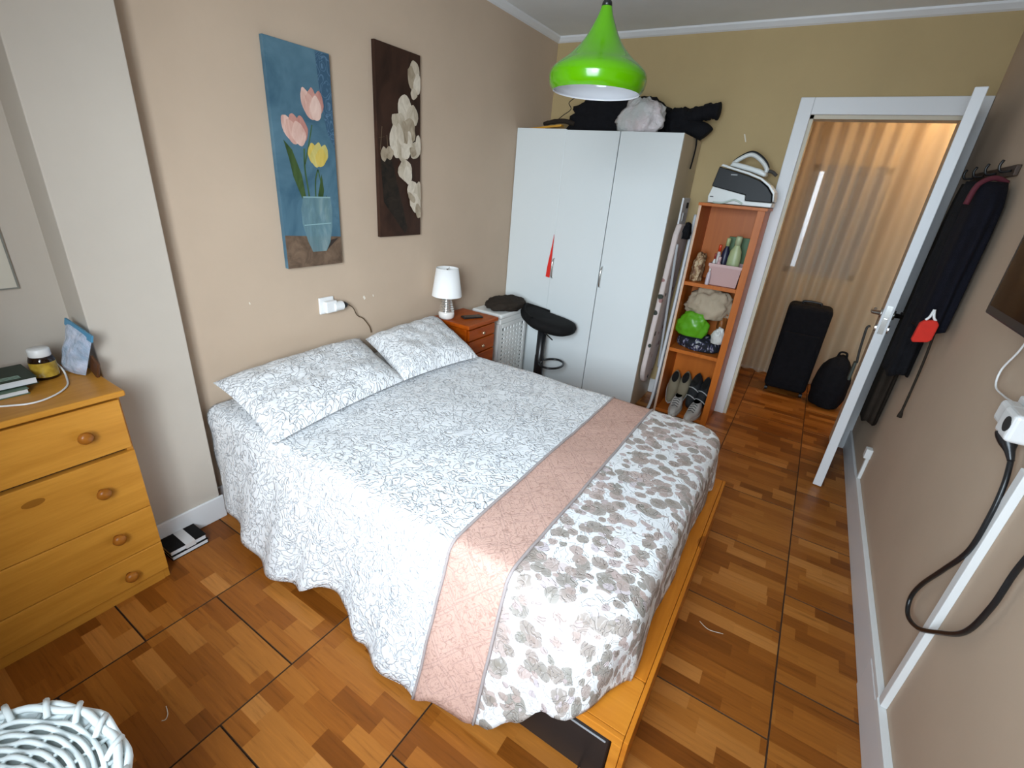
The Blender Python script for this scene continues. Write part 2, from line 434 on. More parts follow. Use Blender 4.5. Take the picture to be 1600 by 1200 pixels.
M['duct'] = mat('cable_duct_plastic', (0.80, 0.81, 0.80), 0.4, 0.03, 5)
struct(MB().box(XR - 0.020, XR, 1.432, 2.92, 0.146, 0.168).box(XR - 0.022, XR, YN, 1.432, 0.136, 0.162).build('trim_4', M['duct'], bevel=0.002), 'white cable duct running along the right baseboard')
struct(MB().box(XR - 0.018, XR, 1.40, 1.432, 0.164, 1.0).build('trim_5', M['duct'], bevel=0.002), 'white upright cable duct on the right wall')
struct(MB().box(XR - 0.016, XR, 2.875, 2.90, 0.17, 0.31).box(XR - 0.03, XR, 2.865, 2.91, 0.30, 0.355).build('trim_6', M['duct'], bevel=0.003), 'short white duct ending in a small junction cap')

# door casing
cs = MB().box(DX0 - 0.075, DX0, YB - 0.018, YB, 0, DZ + 0.09).box(DX1, XR - 0.002, YB - 0.018, YB, 0, DZ + 0.09).box(DX0, DX1, YB - 0.018, YB, DZ, DZ + 0.09)
struct(cs.build('trim_7', M['white'], bevel=0.004), 'white door casing')
lin = MB().box(DX0, DX0 + 0.02, YB, YB + 0.12, 0, DZ).box(DX1 - 0.02, DX1, YB, YB + 0.12, 0, DZ).box(DX0, DX1, YB, YB + 0.12, DZ - 0.02, DZ)
struct(lin.build('trim_8', mat('cream_lining', (0.62, 0.56, 0.44), 0.5, 0.03)), 'door lining')

# the open door leaf
p_h = Vector((0.488, 3.627, 0)); p_e = Vector((0.403, 2.963, 0))
dl = (p_h - p_e).length; ang = math.atan2((p_e - p_h).y, (p_e - p_h).x)
door = bpy.data.objects.new('door_1', None); COL.objects.link(door); door.location = p_h; door.rotation_euler = (0, 0, ang)
ROOT[door.name] = Vector((0, 0, 0)); struct(door, 'white door standing open against the right wall')
leaf = MB().box(0, dl, -0.0225, 0.0225, 0.006, 2.03).build('leaf', M['white'], door, bevel=0.003)
MB().box(dl - 0.0005, dl + 0.0015, -0.012, 0.012, 0.945, 1.09).build('lock_plate', M['chrome'], leaf)
MB().box(dl + 0.001, dl + 0.009, -0.006, 0.006, 1.005, 1.025).build('latch', M['chrome'], leaf)
for s in (-1, 1):
    h = MB().lathe([(0.0, 0), (0.024, 0), (0.024, 0.008), (0.012, 0.010), (0.010, 0.045), (0, 0.045)], 16, (0, 0, 0), 1)
    h.v = [(dl - 0.06 + p[0], s * (0.0225 + p[1]), 1.04 + p[2]) for p in h.v]
    h.tube(spline([(dl - 0.06, s * 0.062, 1.04), (dl - 0.08, s * 0.066, 1.042), (dl - 0.13, s * 0.064, 1.045), (dl - 0.17, s * 0.058, 1.04)], 5), 0.0085, 8)
    h.build('handle', M['chrome'], door, smooth=True)
    e = MB().lathe([(0.0, 0), (0.022, 0), (0.022, 0.007), (0, 0.008)], 16, (0, 0, 0), 1)
    e.v = [(dl - 0.06 + p[0], s * (0.0225 + p[1]), 0.965 + p[2]) for p in e.v]
    e.build('escutcheon', M['chrome'], door)
for zz in (0.25, 1.0, 1.8):
    MB().tube([(0.0, 0.026, zz - 0.04), (0.0, 0.026, zz + 0.04)], 0.007, 8).build('hinge', M['chrome'], door)

# ------------------------------------------------------------------ bed
BX0, BX1, BY0, BY1, BZ = -1.70, -0.045, 0.80, 2.215, 0.25
bed = thing('bed_frame', 'low orange pine platform bed frame under the quilted bedspread', 'bed', ((BX0 + BX1) / 2, (BY0 + BY1) / 2, 0))
MB().box(BX1 - 0.225, BX1 - 0.014, 0.985, BY1, BZ - 0.022, BZ).build('foot_board', M['bed_y'], bed, bevel=0.002)
MB().box(BX1 - 0.225, BX1 - 0.014, BY0 + 0.016, 0.983, BZ - 0.022, BZ).build('corner_board', M['bed_x'], bed, bevel=0.002)
MB().box(BX1 - 0.013, BX1, BY0, BY1, 0.0, BZ + 0.001).build('side_panel', M['bed_y'], bed, bevel=0.002)
MB().box(BX0, BX1 - 0.014, BY0, BY0 + 0.015, BZ - 0.028, BZ + 0.001).build('front_rail', M['bed_x'], bed, bevel=0.002)
MB().box(BX1 - 0.040, BX1 - 0.014, BY0 + 0.001, BY0 + 0.10, 0.0, BZ - 0.03).build('leg', M['bed_x'], bed, bevel=0.002)
MB().box(BX0, BX0 + 0.03, BY0 + 0.001, BY0 + 0.10, 0.0, BZ - 0.03).build('leg', M['bed_x'], bed, bevel=0.002)
MB().box(BX0, BX1 - 0.014, BY1 - 0.02, BY1, 0.0, BZ - 0.024).build('back_rail', M['bed_x'], bed)
MB().box(BX0, BX1 - 0.226, BY0 + 0.016, BY1 - 0.02, BZ - 0.022, BZ - 0.004).build('slat_base', M['bed_x'], bed)
for a, b in ((-1.66, -0.88), (-0.875, -0.088)):
    d = MB().box(a, b, BY0 + 0.012, BY0 + 0.62, 0.012, BZ - 0.032).build('drawer', M['blackp'], bed, bevel=0.006)
    d['label'] = 'black drawer front'
    MB().box(a + 0.01, b - 0.012, BY0 + 0.0095, BY0 + 0.0125, BZ - 0.064, BZ - 0.060).build('edge_strip', mat('grey_strip', (0.35, 0.36, 0.37), 0.4), d)
    MB().lathe([(0, 0), (0.006, 0), (0.006, 0.004), (0, 0.005)], 10, (b - 0.28, BY0 + 0.007, 0.10), 1).build('knob', mat('dark_knob', (0.06, 0.06, 0.06), 0.3), d)

mt = MB().box(-1.98, -0.15, 0.88, 2.14, BZ, 0.515).build('mattress', mat('white_ticking', (0.8, 0.8, 0.78), 0.8, 0.03), None, smooth=False, bevel=0.05, seg=4)
tag(mt, 'mattress lying on the bed frame, hidden under the bedspread', 'mattress')

# --- bedspread materials (UV in metres of cloth)
def contour(k, v, scale, width, dist=0.0, detail=1.0):
    n = k.noise(v, scale, detail, 0.5, dist)
    t = k.math('ABSOLUTE', k.math('SUBTRACT', k.math('FRACT', k.math('MULTIPLY', n, 6.0)), 0.5))
    return k.math('SUBTRACT', 1.0, k.math('MULTIPLY', t, 1.0 / width, clamp=True), clamp=True)
def quilt_mat():
    k = NT('white_quilted_cloth'); uv = k.coord('UV')
    l1 = contour(k, uv, 12, 0.10, 0.8, 2.0)
    l2 = contour(k, k.mapping(uv, (1, 1, 1), (3.1, 1.7, 0)), 22, 0.20, 0.6, 2.0)
    br = k.noise(uv, 5.0, 2)
    f = k.math('MULTIPLY', k.math('ADD', k.math('MULTIPLY', l1, 0.7), k.math('MULTIPLY', l2, 0.8), clamp=True), k.math('ADD', k.math('MULTIPLY', br, 0.9), 0.4, clamp=True))
    # little leaves along the stitched lines
    vo = k.n('ShaderNodeTexVoronoi'); vo.inputs['Scale'].default_value = 30.0
    dv = k.n('ShaderNodeVectorMath', operation='ADD'); k.put(dv.inputs[0], k.mapping(uv, (1, 0.55, 1), (0, 0, 0), (0, 0, 0.7)))
    sv = k.n('ShaderNodeVectorMath', operation='SCALE'); sv.inputs['Scale'].default_value = 0.02; k.put(sv.inputs[0], k.noise(uv, 14, 2, out=1)); k.put(dv.inputs[1], sv.outputs[0])
    k.put(vo.inputs['Vector'], dv.outputs[0])
    rs = k.n('ShaderNodeSeparateColor'); k.put(rs.inputs[0], vo.outputs['Color'])
    ln = k.math('MULTIPLY', k.math('LESS_THAN', vo.outputs['Distance'], 0.20), k.math('GREATER_THAN', rs.outputs[0], 0.45))
    br2 = contour(k, k.mapping(uv, (1, 1, 1), (9.3, 4.1, 0)), 6.5, 0.05, 0.6, 1.0)
    col = k.mix(k.math('MULTIPLY', f, 0.70), (0.80, 0.815, 0.83, 1), (0.38, 0.395, 0.43, 1))
    col = k.mix(k.math('MULTIPLY', k.math('MAXIMUM', ln, br2), 0.42), col, (0.40, 0.42, 0.455, 1))
    k.base(col); k.rough(0.85); k.b.inputs['Specular IOR Level'].default_value = 0.2
    k.bump(k.math('SUBTRACT', 1.0, k.math('ADD', k.math('MULTIPLY', l1, 0.7), k.math('MULTIPLY', l2, 0.6))), 0.7, 0.007)
    return k.m
def band_mat():
    k = NT('pink_damask_band'); uv = k.coord('UV')
    l1 = contour(k, uv, 20, 0.16, 1.4, 2.0)
    l2 = contour(k, k.mapping(uv, (1, 1, 1), (5, 2, 0)), 34, 0.2, 0.8, 1.0)
    s = k.n('ShaderNodeSeparateXYZ'); k.put(s.inputs[0], uv)
    # stitched diamonds and key lines
    p = 0.17
    def tri(a): return k.math('ABSOLUTE', k.math('SUBTRACT', k.math('FRACT', k.math('DIVIDE', a, p)), 0.5))
    d = k.math('ADD', tri(s.outputs[0]), tri(s.outputs[1]))
    lines = None
    for lev in (0.18, 0.42, 0.5, 0.74):
        t = k.math('LESS_THAN', k.math('ABSOLUTE', k.math('SUBTRACT', d, lev)), 0.012)
        lines = t if lines is None else k.math('MAXIMUM', lines, t)
    f = k.math('ADD', k.math('MULTIPLY', l1, 0.55), k.math('MULTIPLY', l2, 0.25), clamp=True)
    col = k.mix(f, (0.60, 0.385, 0.315, 1), (0.34, 0.195, 0.15, 1))
    col = k.mix(k.math('MULTIPLY', lines, 0.42), col, (0.36, 0.23, 0.20, 1))
    k.base(col); k.rough(0.8); k.b.inputs['Specular IOR Level'].default_value = 0.2
    k.bump(k.math('SUBTRACT', 1.0, k.math('ADD', f, k.math('MULTIPLY', lines, 0.5))), 0.35, 0.004)
    return k.m
def floral_mat():
    k = NT('floral_cloth'); uv = k.coord('UV')
    dv = k.n('ShaderNodeVectorMath', operation='ADD'); k.put(dv.inputs[0], uv)
    sv = k.n('ShaderNodeVectorMath', operation='SCALE'); sv.inputs['Scale'].default_value = 0.016; k.put(sv.inputs[0], k.noise(uv, 28, 2, out=1)); k.put(dv.inputs[1], sv.outputs[0])
    col = (0.80, 0.805, 0.81, 1)
    colsock = None
    for i, (scale, th, mth) in enumerate(((13, 0.40, 0.30), (16, 0.44, 0.25), (19, 0.42, 0.30), (24, 0.36, 0.35))):
        vo = k.n('ShaderNodeTexVoronoi'); vo.inputs['Scale'].default_value = scale; vo.inputs['Randomness'].default_value = 0.85
        k.put(vo.inputs['Vector'], k.mapping(dv.outputs[0], (1, 1.15, 1), (1.3 * i, 2.7 * i, 0), (0, 0, 0.5 * i)))
        rs = k.n('ShaderNodeSeparateColor'); k.put(rs.inputs[0], vo.outputs['Color'])
        blob = k.math('LESS_THAN', vo.outputs['Distance'], k.math('ADD', k.math('MULTIPLY', rs.outputs[1], 0.16), th - 0.06))
        blob = k.math('MULTIPLY', blob, k.math('GREATER_THAN', rs.outputs[0], mth))
        clus = k.math('GREATER_THAN', k.noise(k.mapping(uv, (1, 1, 1), (i, 0, 0)), 5.0, 1), 0.37)
        blob = k.math('MULTIPLY', blob, clus)
        pal = k.ramp(rs.outputs[2], [(0.0, (0.235, 0.215, 0.175)), (0.25, (0.29, 0.23, 0.19)), (0.5, (0.45, 0.33, 0.29)), (0.7, (0.42, 0.345, 0.36)), (0.85, (0.56, 0.48, 0.51)), (1.0, (0.62, 0.52, 0.50))])
        vein = k.math('MULTIPLY', k.math('ADD', vo.outputs['Distance'], contour(k, k.mapping(uv, (1, 1, 1), (2.2 * i, 0.4, 0)), 30, 0.10, 0.6, 1.0)), 0.9)
        pal = k.mix(k.math('MULTIPLY', vein, 0.45), pal, (0.70, 0.63, 0.61, 1))
        prev = colsock if colsock is not None else col
        colsock = k.mix(k.math('MULTIPLY', blob, 0.92), prev, pal)
    l1 = contour(k, uv, 20, 0.12, 1.0, 2.0)
    colsock = k.mix(k.math('MULTIPLY', l1, 0.22), colsock, (0.52, 0.48, 0.47, 1))
    k.base(colsock); k.rough(0.85); k.b.inputs['Specular IOR Level'].default_value = 0.2
    k.bump(k.math('SUBTRACT', 1.0, l1), 0.6, 0.006)
    return k.m
M['quilt'], M['band'], M['floral'] = quilt_mat(), band_mat(), floral_mat()
M['piping'] = mat('grey_piping', (0.36, 0.31, 0.30), 0.8, 0.1, 30)

ZT = 0.535                     # top of the made bed
yn, yf, xf = 0.875, 2.13, -0.155
rc = 3 * (yf - yn) / 46
xc = xf - rc
ra = 0.05
def lerp_tab(tab, x):
    if x <= tab[0][0]: return tab[0][1]
    for (a, va), (b, vb) in zip(tab, tab[1:]):
        if x <= b: t = (x - a) / (b - a); t = t * t * (3 - 2 * t); return va + (vb - va) * t
    return tab[-1][1]
hem_z = [(-1.99, 0.16), (-1.85, 0.12), (-1.43, 0.055), (-1.27, 0.060), (-1.18, 0.095), (-1.03, 0.09), (-0.95, 0.035), (-0.84, 0.03), (-0.655, 0.035), (-0.6, 0.06), (-0.5, 0.035), (-0.42, 0.06), (-0.34, 0.13), (-0.255, 0.245)]
hem_y = [(-1.99, 0.835), (-1.89, 0.775), (-1.6, 0.715), (-1.43, 0.690), (-1.26, 0.705), (-1.17, 0.755), (-1.03, 0.745), (-0.93, 0.70), (-0.84, 0.685), (-0.655, 0.675), (-0.57, 0.70), (-0.49, 0.695), (-0.42, 0.72), (-0.34, 0.74), (-0.26, 0.748)]
def top_z(x, y):
    return ZT + 0.006 * noise.noise(Vector((x * 3.1, y * 3.1, 0.3))) + 0.004 * noise.noise(Vector((x * 9, y * 9, 1.3))) - 0.012 * max(0, (abs(y - 1.5) - 0.4)) ** 2
def drape(px, py, nx, ny, drop, out, ph, wv, N=18):
    """cloth falling from perimeter point (px,py) with outward normal; yields points and cloth length"""
    pts = []; L = ra * PI / 2
    for i in range(5):
        a = PI / 2 * (i + 1) / 5
        pts.append((px + nx * ra * math.sin(a), py + ny * ra * math.sin(a), top_z(px, py) - ra * (1 - math.cos(a)), ra * a))
    for i in range(1, N + 1):
        t = i / N
        o = ra + (out - ra) * (t ** 0.95) + wv * math.sin(ph + 1.2 * t) * t
        z = top_z(px, py) - ra - (drop - ra) * t
        q = 0.007 * noise.noise(Vector((px * 12 + nx * 3, py * 12, z * 12)))
        pts.append((px + nx * (o + q), py + ny * (o + q), z, L + (drop - ra) * t))
    return pts
TOPN = 46
def column(x):
    hz = lerp_tab(hem_z, x); hy = lerp_tab(hem_y, x)
    near = drape(x, yn, 0, -1, ZT - hz, yn - hy, x * 31, 0.012 if x < -0.55 else 0.003 + 0.009 * max(0, (-0.35 - x) / 0.2))
    far = drape(x, yf, 0, 1, ZT - 0.20, 0.085, x * 23, 0.012, 10)
    top = [(x, yn + (yf - yn) * j / TOPN, 0, 0) for j in range(TOPN + 1)]
    P = []; UV = []
    for p in reversed(near): P.append(p[:3]); UV.append((x, yn - p[3]))
    for p in top: P.append((x, p[1], top_z(x, p[1]))); UV.append((x, p[1]))
    for p in far: P.append(p[:3]); UV.append((x, yf + p[3]))
    return P, UV
spread = thing('bedspread', 'white quilted bedspread with a pink patterned band and floral foot, draped over the bed', 'bedspread', (-1.0, 1.5, 0.03))
def strip(name, xs, m):
    cols = [column(x) for x in xs]
    mb = MB(); mb.grid([c[0] for c in cols])
    return mb.build(name, m, spread, smooth=True, uv=[u for c in cols for u in c[1]], solid=0.008)
XB0, XB1 = -0.655, -0.452
lin_ = lambda a, b, n: [a + (b - a) * i / n for i in range(n + 1)]
strip('quilted_field', lin_(-1.985, XB0, 90), M['quilt'])
strip('patterned_band', lin_(XB0, XB1, 16), M['band'])
# floral foot: straight piece, then a skirt round the foot corners
cols = [column(x) for x in lin_(XB1, xc, 14)]
mb = MB(); mb.grid([c[0] for c in cols]); fuv = [u for c in cols for u in c[1]]
perim = []
for i in range(0, 19):
    a = -PI / 2 + PI / 2 * i / 18
    perim.append((xc + rc * math.cos(a), yn + rc + rc * math.sin(a), math.cos(a), math.sin(a), xc, yn + rc))
for j in range(1, 40):
    y = yn + (yf - yn) * (j + 3) / 46
    perim.append((xf, y, 1, 0, xc, y))
for i in range(0, 19):
    a = PI / 2 * i / 18
    perim.append((xc + rc * math.cos(a), yf - rc + rc * math.sin(a), math.cos(a), math.sin(a), xc, yf - rc))
rows = []
for idx, (px, py, nx, ny, ix, iy) in enumerate(perim):
    th = math.atan2(ny, nx)
    if th < 0:                     # near corner: from the near hem up to the platform
        t = 1 + th / (PI / 2); s = t * t * (3 - 2 * t)
        drop = (ZT - 0.245) * (1 - s) + (ZT - 0.266) * s
        out = 0.127 * (1 - s) + 0.055 * s - 0.035 * math.sin(PI * t)
        drop -= 0.016 * math.sin(PI * t)
    elif th > 0:
        s = th / (PI / 2); drop = (ZT - 0.262) * (1 - s) + (ZT - 0.20) * s; out = 0.055 + 0.03 * math.sin(PI * s) + 0.01 * s
    else:
        drop = ZT - 0.260; out = 0.055 + 0.008 * math.sin(py * 14)
    row = []; ruv = []
    for q in range(3):
        t = q / 3; x = ix + (px - ix) * t; y = iy + (py - iy) * t
        row.append((x, y, top_z(x, y))); ruv.append((x, y))
    row.append((px, py, top_z(px, py))); ruv.append((px, py))
    for p in drape(px, py, nx, ny, drop, out, xc * 31 + idx * 0.45, 0.003):
        row.append(p[:3]); ruv.append((px + nx * p[3], py + ny * p[3]))
    rows.append(row); fuv += ruv
mb.grid(rows)
mb.build('floral_border', M['floral'], spread, smooth=True, uv=fuv, solid=0.008, weld=True)
for x in (XB0, XB1):
    pts = column(x)[0]
    off = []
    for i, p in enumerate(pts):
        a = Vector(pts[max(i - 1, 0)]); b = Vector(pts[min(i + 1, len(pts) - 1)])
        t = (b - a).normalized(); nrm = Vector((0, -t.z, t.y))
        off.append(Vector(p) + nrm * 0.001)
    MB().tube(off, 0.0055, 6).build('piping', M['piping'], spread, smooth=True)

# --- pillows
def pillow(label, c00, c10, c11, c01, thick, seed):
    """c00 wall/near, c10 wall/far, c11 foot/far, c01 foot/near corners"""
    c00, c10, c11, c01 = map(Vector, (c00, c10, c11, c01)); N = 34
    nrm = ((c10 - c00).cross(c01 - c00)).normalized()
    if nrm.z < 0: nrm = -nrm
    mb = MB(); uv = []
    for side in (1, -1):
        P = []
        for i in range(N + 1):
            row = []
            for j in range(N + 1):
                u = i / N; v = j / N; a = 2 * u - 1; b = 2 * v - 1
                pin = 0.045 * (1 - a * a) * 0 
                # pull edges in between the pointed corners
                aa = a * (1 - 0.05 * (1 - b * b)); bb = b * (1 - 0.06 * (1 - a * a))
                uu = (aa + 1) / 2; vv = (bb + 1) / 2
                p = (c00 * (1 - uu) + c10 * uu) * (1 - vv) + (c01 * (1 - uu) + c11 * uu) * vv
                e = max(0, (1 - a ** 4)) ** 0.55 * max(0, (1 - b ** 4)) ** 0.55
                wr = 0.012 * noise.noise(Vector((u * 7 + seed, v * 5, seed))) + 0.006 * noise.noise(Vector((u * 17 + seed, v * 15, seed)))
                h = thick * e * (1 if side > 0 else 0.25)
                p = p + nrm * (side * h + (wr * e if side > 0 else 0))
                row.append(p); uv.append((u * 0.72 + seed, v * 0.52))
            P.append(row)
        mb.grid(P)
    o = mb.build('pillow', M['quilt'], None, smooth=True, uv=uv)
    return tag(o, label, 'pillow', 'bed pillows in quilted covers')
pillow('white quilted pillow nearer the chest of drawers, its corner jutting over the bed edge', (-1.965, 0.865, 0.640), (-1.965, 1.640, 0.655), (-1.545, 1.565, 0.555), (-1.485, 0.815, 0.550), 0.075, 1.0)
pillow('white quilted pillow next to the nightstand and lamp', (-1.965, 1.680, 0.640), (-1.965, 2.270, 0.650), (-1.475, 2.085, 0.555), (-1.545, 1.535, 0.555), 0.085, 4.0)

# ------------------------------------------------------------------ wall canvases
def flat_poly(mb, pts, x0, th):
    """polygon in canvas coordinates (y to the right, z up) raised by th from the canvas face"""
    n = len(pts)
    mb.add([(x0 + th, p[0], p[1]) for p in pts], [tuple(range(n))])
def blob_pts(cy, cz, ry, rz, rot=0.0, n=20, pinch=0.0, wob=0.0, seed=0):
    out = []
    for i in range(n):
        a = 2 * PI * i / n
        r = 1 + wob * noise.noise(Vector((math.cos(a) * 1.5 + seed, math.sin(a) * 1.5, seed * 2.1)))
        u, v = math.cos(a) * r, math.sin(a) * r
        u *= 1 - pinch * max(0, v)
        u, v = u * ry, v * rz
        out.append((cy + u * math.cos(rot) - v * math.sin(rot), cz + u * math.sin(rot) + v * math.cos(rot)))
    return out
def paint(name, c0, c1, scale=14, stretch=(1, 1, 0.35), detail=4):
    k = NT(name); v = k.mapping(k.coord(), stretch)
    k.base(k.ramp(k.noise(v, scale, detail, 0.6, 0.8), [(0.3, c0), (0.7, c1)])); k.rough(0.55)
    k.b.inputs['Specular IOR Level'].default_value = 0.25
    return k.m
FX = XL + 0.022
# tulips in a glass vase on blue
ca = thing('wall_canvas', 'tall blue canvas of pink and yellow tulips in a glass vase', 'painting', (XL, 1.43, 1.065), 'pair of flower canvases above the bed')
y0, y1, z0, z1 = 1.281, 1.582, 1.065, 1.950
W_, H_ = y1 - y0, z1 - z0
def cp(u, v): return (y0 + u * W_, z0 + v * H_)
MB().box(XL + 0.001, FX, y0, y1, z0, z1).build('canvas', paint('blue_painted_ground', (0.040, 0.100, 0.150), (0.115, 0.215, 0.275), 4, (1, 1, 1)), ca, bevel=0.0015)
tb = MB(); flat_poly(tb, [cp(0.004, 0), cp(0.996, 0), cp(0.996, 0.145), cp(0.004, 0.165)], FX, 0.0004)
tb.build('painted_table', paint('brown_cloth_paint', (0.07, 0.045, 0.03), (0.20, 0.13, 0.085), 16, (1, 1, 1)), ca)
# damask scroll panel at the right
sp = MB(); flat_poly(sp, [cp(0.76, 0.995), cp(0.996, 0.995), cp(0.996, 0.58), cp(0.87, 0.66), cp(0.80, 0.80)], FX, 0.0003)
def scroll_paint():
    k = NT('blue_scroll_paint'); l = contour(k, k.coord(), 16, 0.22, 1.6, 1.0)
    k.base(k.mix(l, (0.035, 0.09, 0.15, 1), (0.11, 0.20, 0.30, 1))); k.rough(0.55); return k.m
sp.build('scroll_panel', scroll_paint(), ca)
pink = [paint('pink_petal_paint', (0.50, 0.24, 0.19), (0.72, 0.47, 0.39), 22), paint('pale_pink_petal_paint', (0.58, 0.33, 0.27), (0.80, 0.58, 0.49), 22), paint('rose_petal_paint', (0.42, 0.17, 0.14), (0.62, 0.33, 0.27), 22)]
yel = [paint('yellow_petal_paint', (0.46, 0.38, 0.10), (0.66, 0.56, 0.20), 20), paint('gold_petal_paint', (0.52, 0.37, 0.06), (0.70, 0.53, 0.14), 20)]
green = paint('green_leaf_paint', (0.015, 0.04, 0.012), (0.08, 0.13, 0.04), 20)
stemm = paint('stem_paint', (0.03, 0.07, 0.03), (0.08, 0.15, 0.06), 20)
def stem(pts, wd):
    mb = MB(); q = spline([(0, *cp(*p)) for p in pts], 6)
    for i in range(len(q) - 1):
        a, b = q[i], q[i + 1]; t = (b - a); nn = Vector((0, -t.z, t.y)).normalized() * wd
        flat_poly(mb, [(a.y + nn.y, a.z + nn.z), (b.y + nn.y, b.z + nn.z), (b.y - nn.y, b.z - nn.z), (a.y - nn.y, a.z - nn.z)], FX, 0.0006)
    mb.build('stem', stemm, ca)
stem([(0.46, 0.57), (0.44, 0.48), (0.47, 0.36), (0.48, 0.22), (0.52, 0.11)], 0.004)
stem([(0.62, 0.68), (0.53, 0.58), (0.45, 0.50)], 0.003)
stem([(0.66, 0.48), (0.60, 0.42), (0.58, 0.30), (0.55, 0.10)], 0.0035)
stem([(0.66, 0.48), (0.70, 0.40), (0.66, 0.28)], 0.003)
for pts in ([(0.14, 0.60), (0.26, 0.56), (0.38, 0.45), (0.42, 0.34), (0.44, 0.29), (0.34, 0.35), (0.24, 0.44), (0.20, 0.52)],
            [(0.72, 0.46), (0.74, 0.38), (0.66, 0.28), (0.60, 0.26), (0.63, 0.36)], [(0.78, 0.36), (0.80, 0.24), (0.74, 0.22), (0.70, 0.30)]):
    mb = MB(); flat_poly(mb, [cp(*p) for p in pts], FX, 0.0007); mb.build('leaf', green, ca)
def tulip(cu, cv, ru, rv, rot, mats):
    for i, (du, dv, su, sv, r, mi) in enumerate(((-0.45, 0.1, 0.55, 1.0, 0.25, 1), (0.5, 0.15, 0.5, 0.95, -0.22, 2), (0.0, 0.28, 0.5, 0.9, 0.0, 2), (-0.22, -0.12, 0.55, 0.95, 0.12, 0), (0.25, -0.15, 0.55, 0.9, -0.1, 1))):
        c = cp(cu + du * ru, cv + dv * rv)
        mb = MB(); flat_poly(mb, blob_pts(c[0], c[1], ru * W_ * su, rv * H_ * sv * 0.85, rot + r, 20, 0.35, 0.12, i + cu * 9), FX, 0.0009 + 0.0003 * i)
        mb.build('petal', mats[mi % len(mats)], ca)
tulip(0.34, 0.645, 0.20, 0.070, 0.30, pink)
tulip(0.655, 0.765, 0.185, 0.072, 0.05, pink)
tulip(0.685, 0.545, 0.175, 0.058, -0.15, yel)
k = NT('glass_vase_paint'); v = k.coord()
k.base(k.ramp(k.noise(k.mapping(v, (1, 1, 0.3)), 18, 4, 0.6, 0.6), [(0.3, (0.12, 0.22, 0.26)), (0.55, (0.20, 0.34, 0.38)), (0.75, (0.36, 0.50, 0.52))])); k.rough(0.5)
k.b.inputs['Alpha'].default_value = 0.62
mb = MB(); flat_poly(mb, [cp(*p) for p in [(0.36, 0.345), (0.84, 0.345), (0.86, 0.29), (0.84, 0.20), (0.78, 0.12), (0.70, 0.075), (0.45, 0.075), (0.38, 0.13), (0.31, 0.22), (0.31, 0.29)]], FX, 0.0026); mb.build('vase', k.m, ca)
vrm = mat('vase_rim_paint', (0.24, 0.38, 0.40), 0.5)
mb = MB(); flat_poly(mb, [cp(*p) for p in [(0.36, 0.351), (0.84, 0.351), (0.84, 0.345), (0.36, 0.345)]], FX, 0.0030); mb.build('vase_rim', vrm, ca)
mb = MB(); flat_poly(mb, [cp(*p) for p in [(0.34, 0.214), (0.82, 0.221), (0.82, 0.216), (0.34, 0.209)]], FX, 0.0030); mb.build('water_line', vrm, ca)
mb = MB(); flat_poly(mb, [cp(*p) for p in [(0.70, 0.075), (0.95, 0.14), (0.80, 0.13), (0.74, 0.11)]], FX, 0.0008); mb.build('painted_shadow', mat('dark_paint', (0.03, 0.02, 0.015), 0.6), ca)
# magnolias on dark brown
cb = thing('wall_canvas', 'tall dark brown canvas of cream magnolia blossoms', 'painting', (XL, 1.995, 1.177), 'pair of flower canvases above the bed')
y0, y1, z0, z1 = 1.840, 2.151, 1.177, 2.066
W_, H_ = y1 - y0, z1 - z0
MB().box(XL + 0.001, FX, y0, y1, z0, z1).build('canvas', paint('dark_brown_ground', (0.016, 0.007, 0.004), (0.055, 0.024, 0.014), 7, (1, 1, 0.5)), cb, bevel=0.0015)
crm = [paint('cream_petal_paint', (0.38, 0.31, 0.22), (0.66, 0.57, 0.45), 20, (1, 1, 0.6)), paint('pale_petal_paint', (0.50, 0.42, 0.32), (0.74, 0.66, 0.54), 20, (1, 1, 0.6)), paint('tan_petal_paint', (0.26, 0.20, 0.13), (0.50, 0.41, 0.30), 22, (1, 1, 0.6))]
dk = 0
def petals(lst):
    global dk
    for (cu, cv, ru, rv, rot, mi) in lst:
        c = cp(cu, cv); pts = blob_pts(c[0], c[1], ru * W_, rv * H_, rot, 18, 0.2, 0.22, cu * 7 + cv * 13)
        pts = [(min(max(p[0], y0 + 0.001), y1 - 0.001), min(max(p[1], z0), z1)) for p in pts]
        mb = MB(); flat_poly(mb, pts, FX, 0.0004 + 0.00025 * dk); mb.build('petal', crm[mi], cb); dk += 1
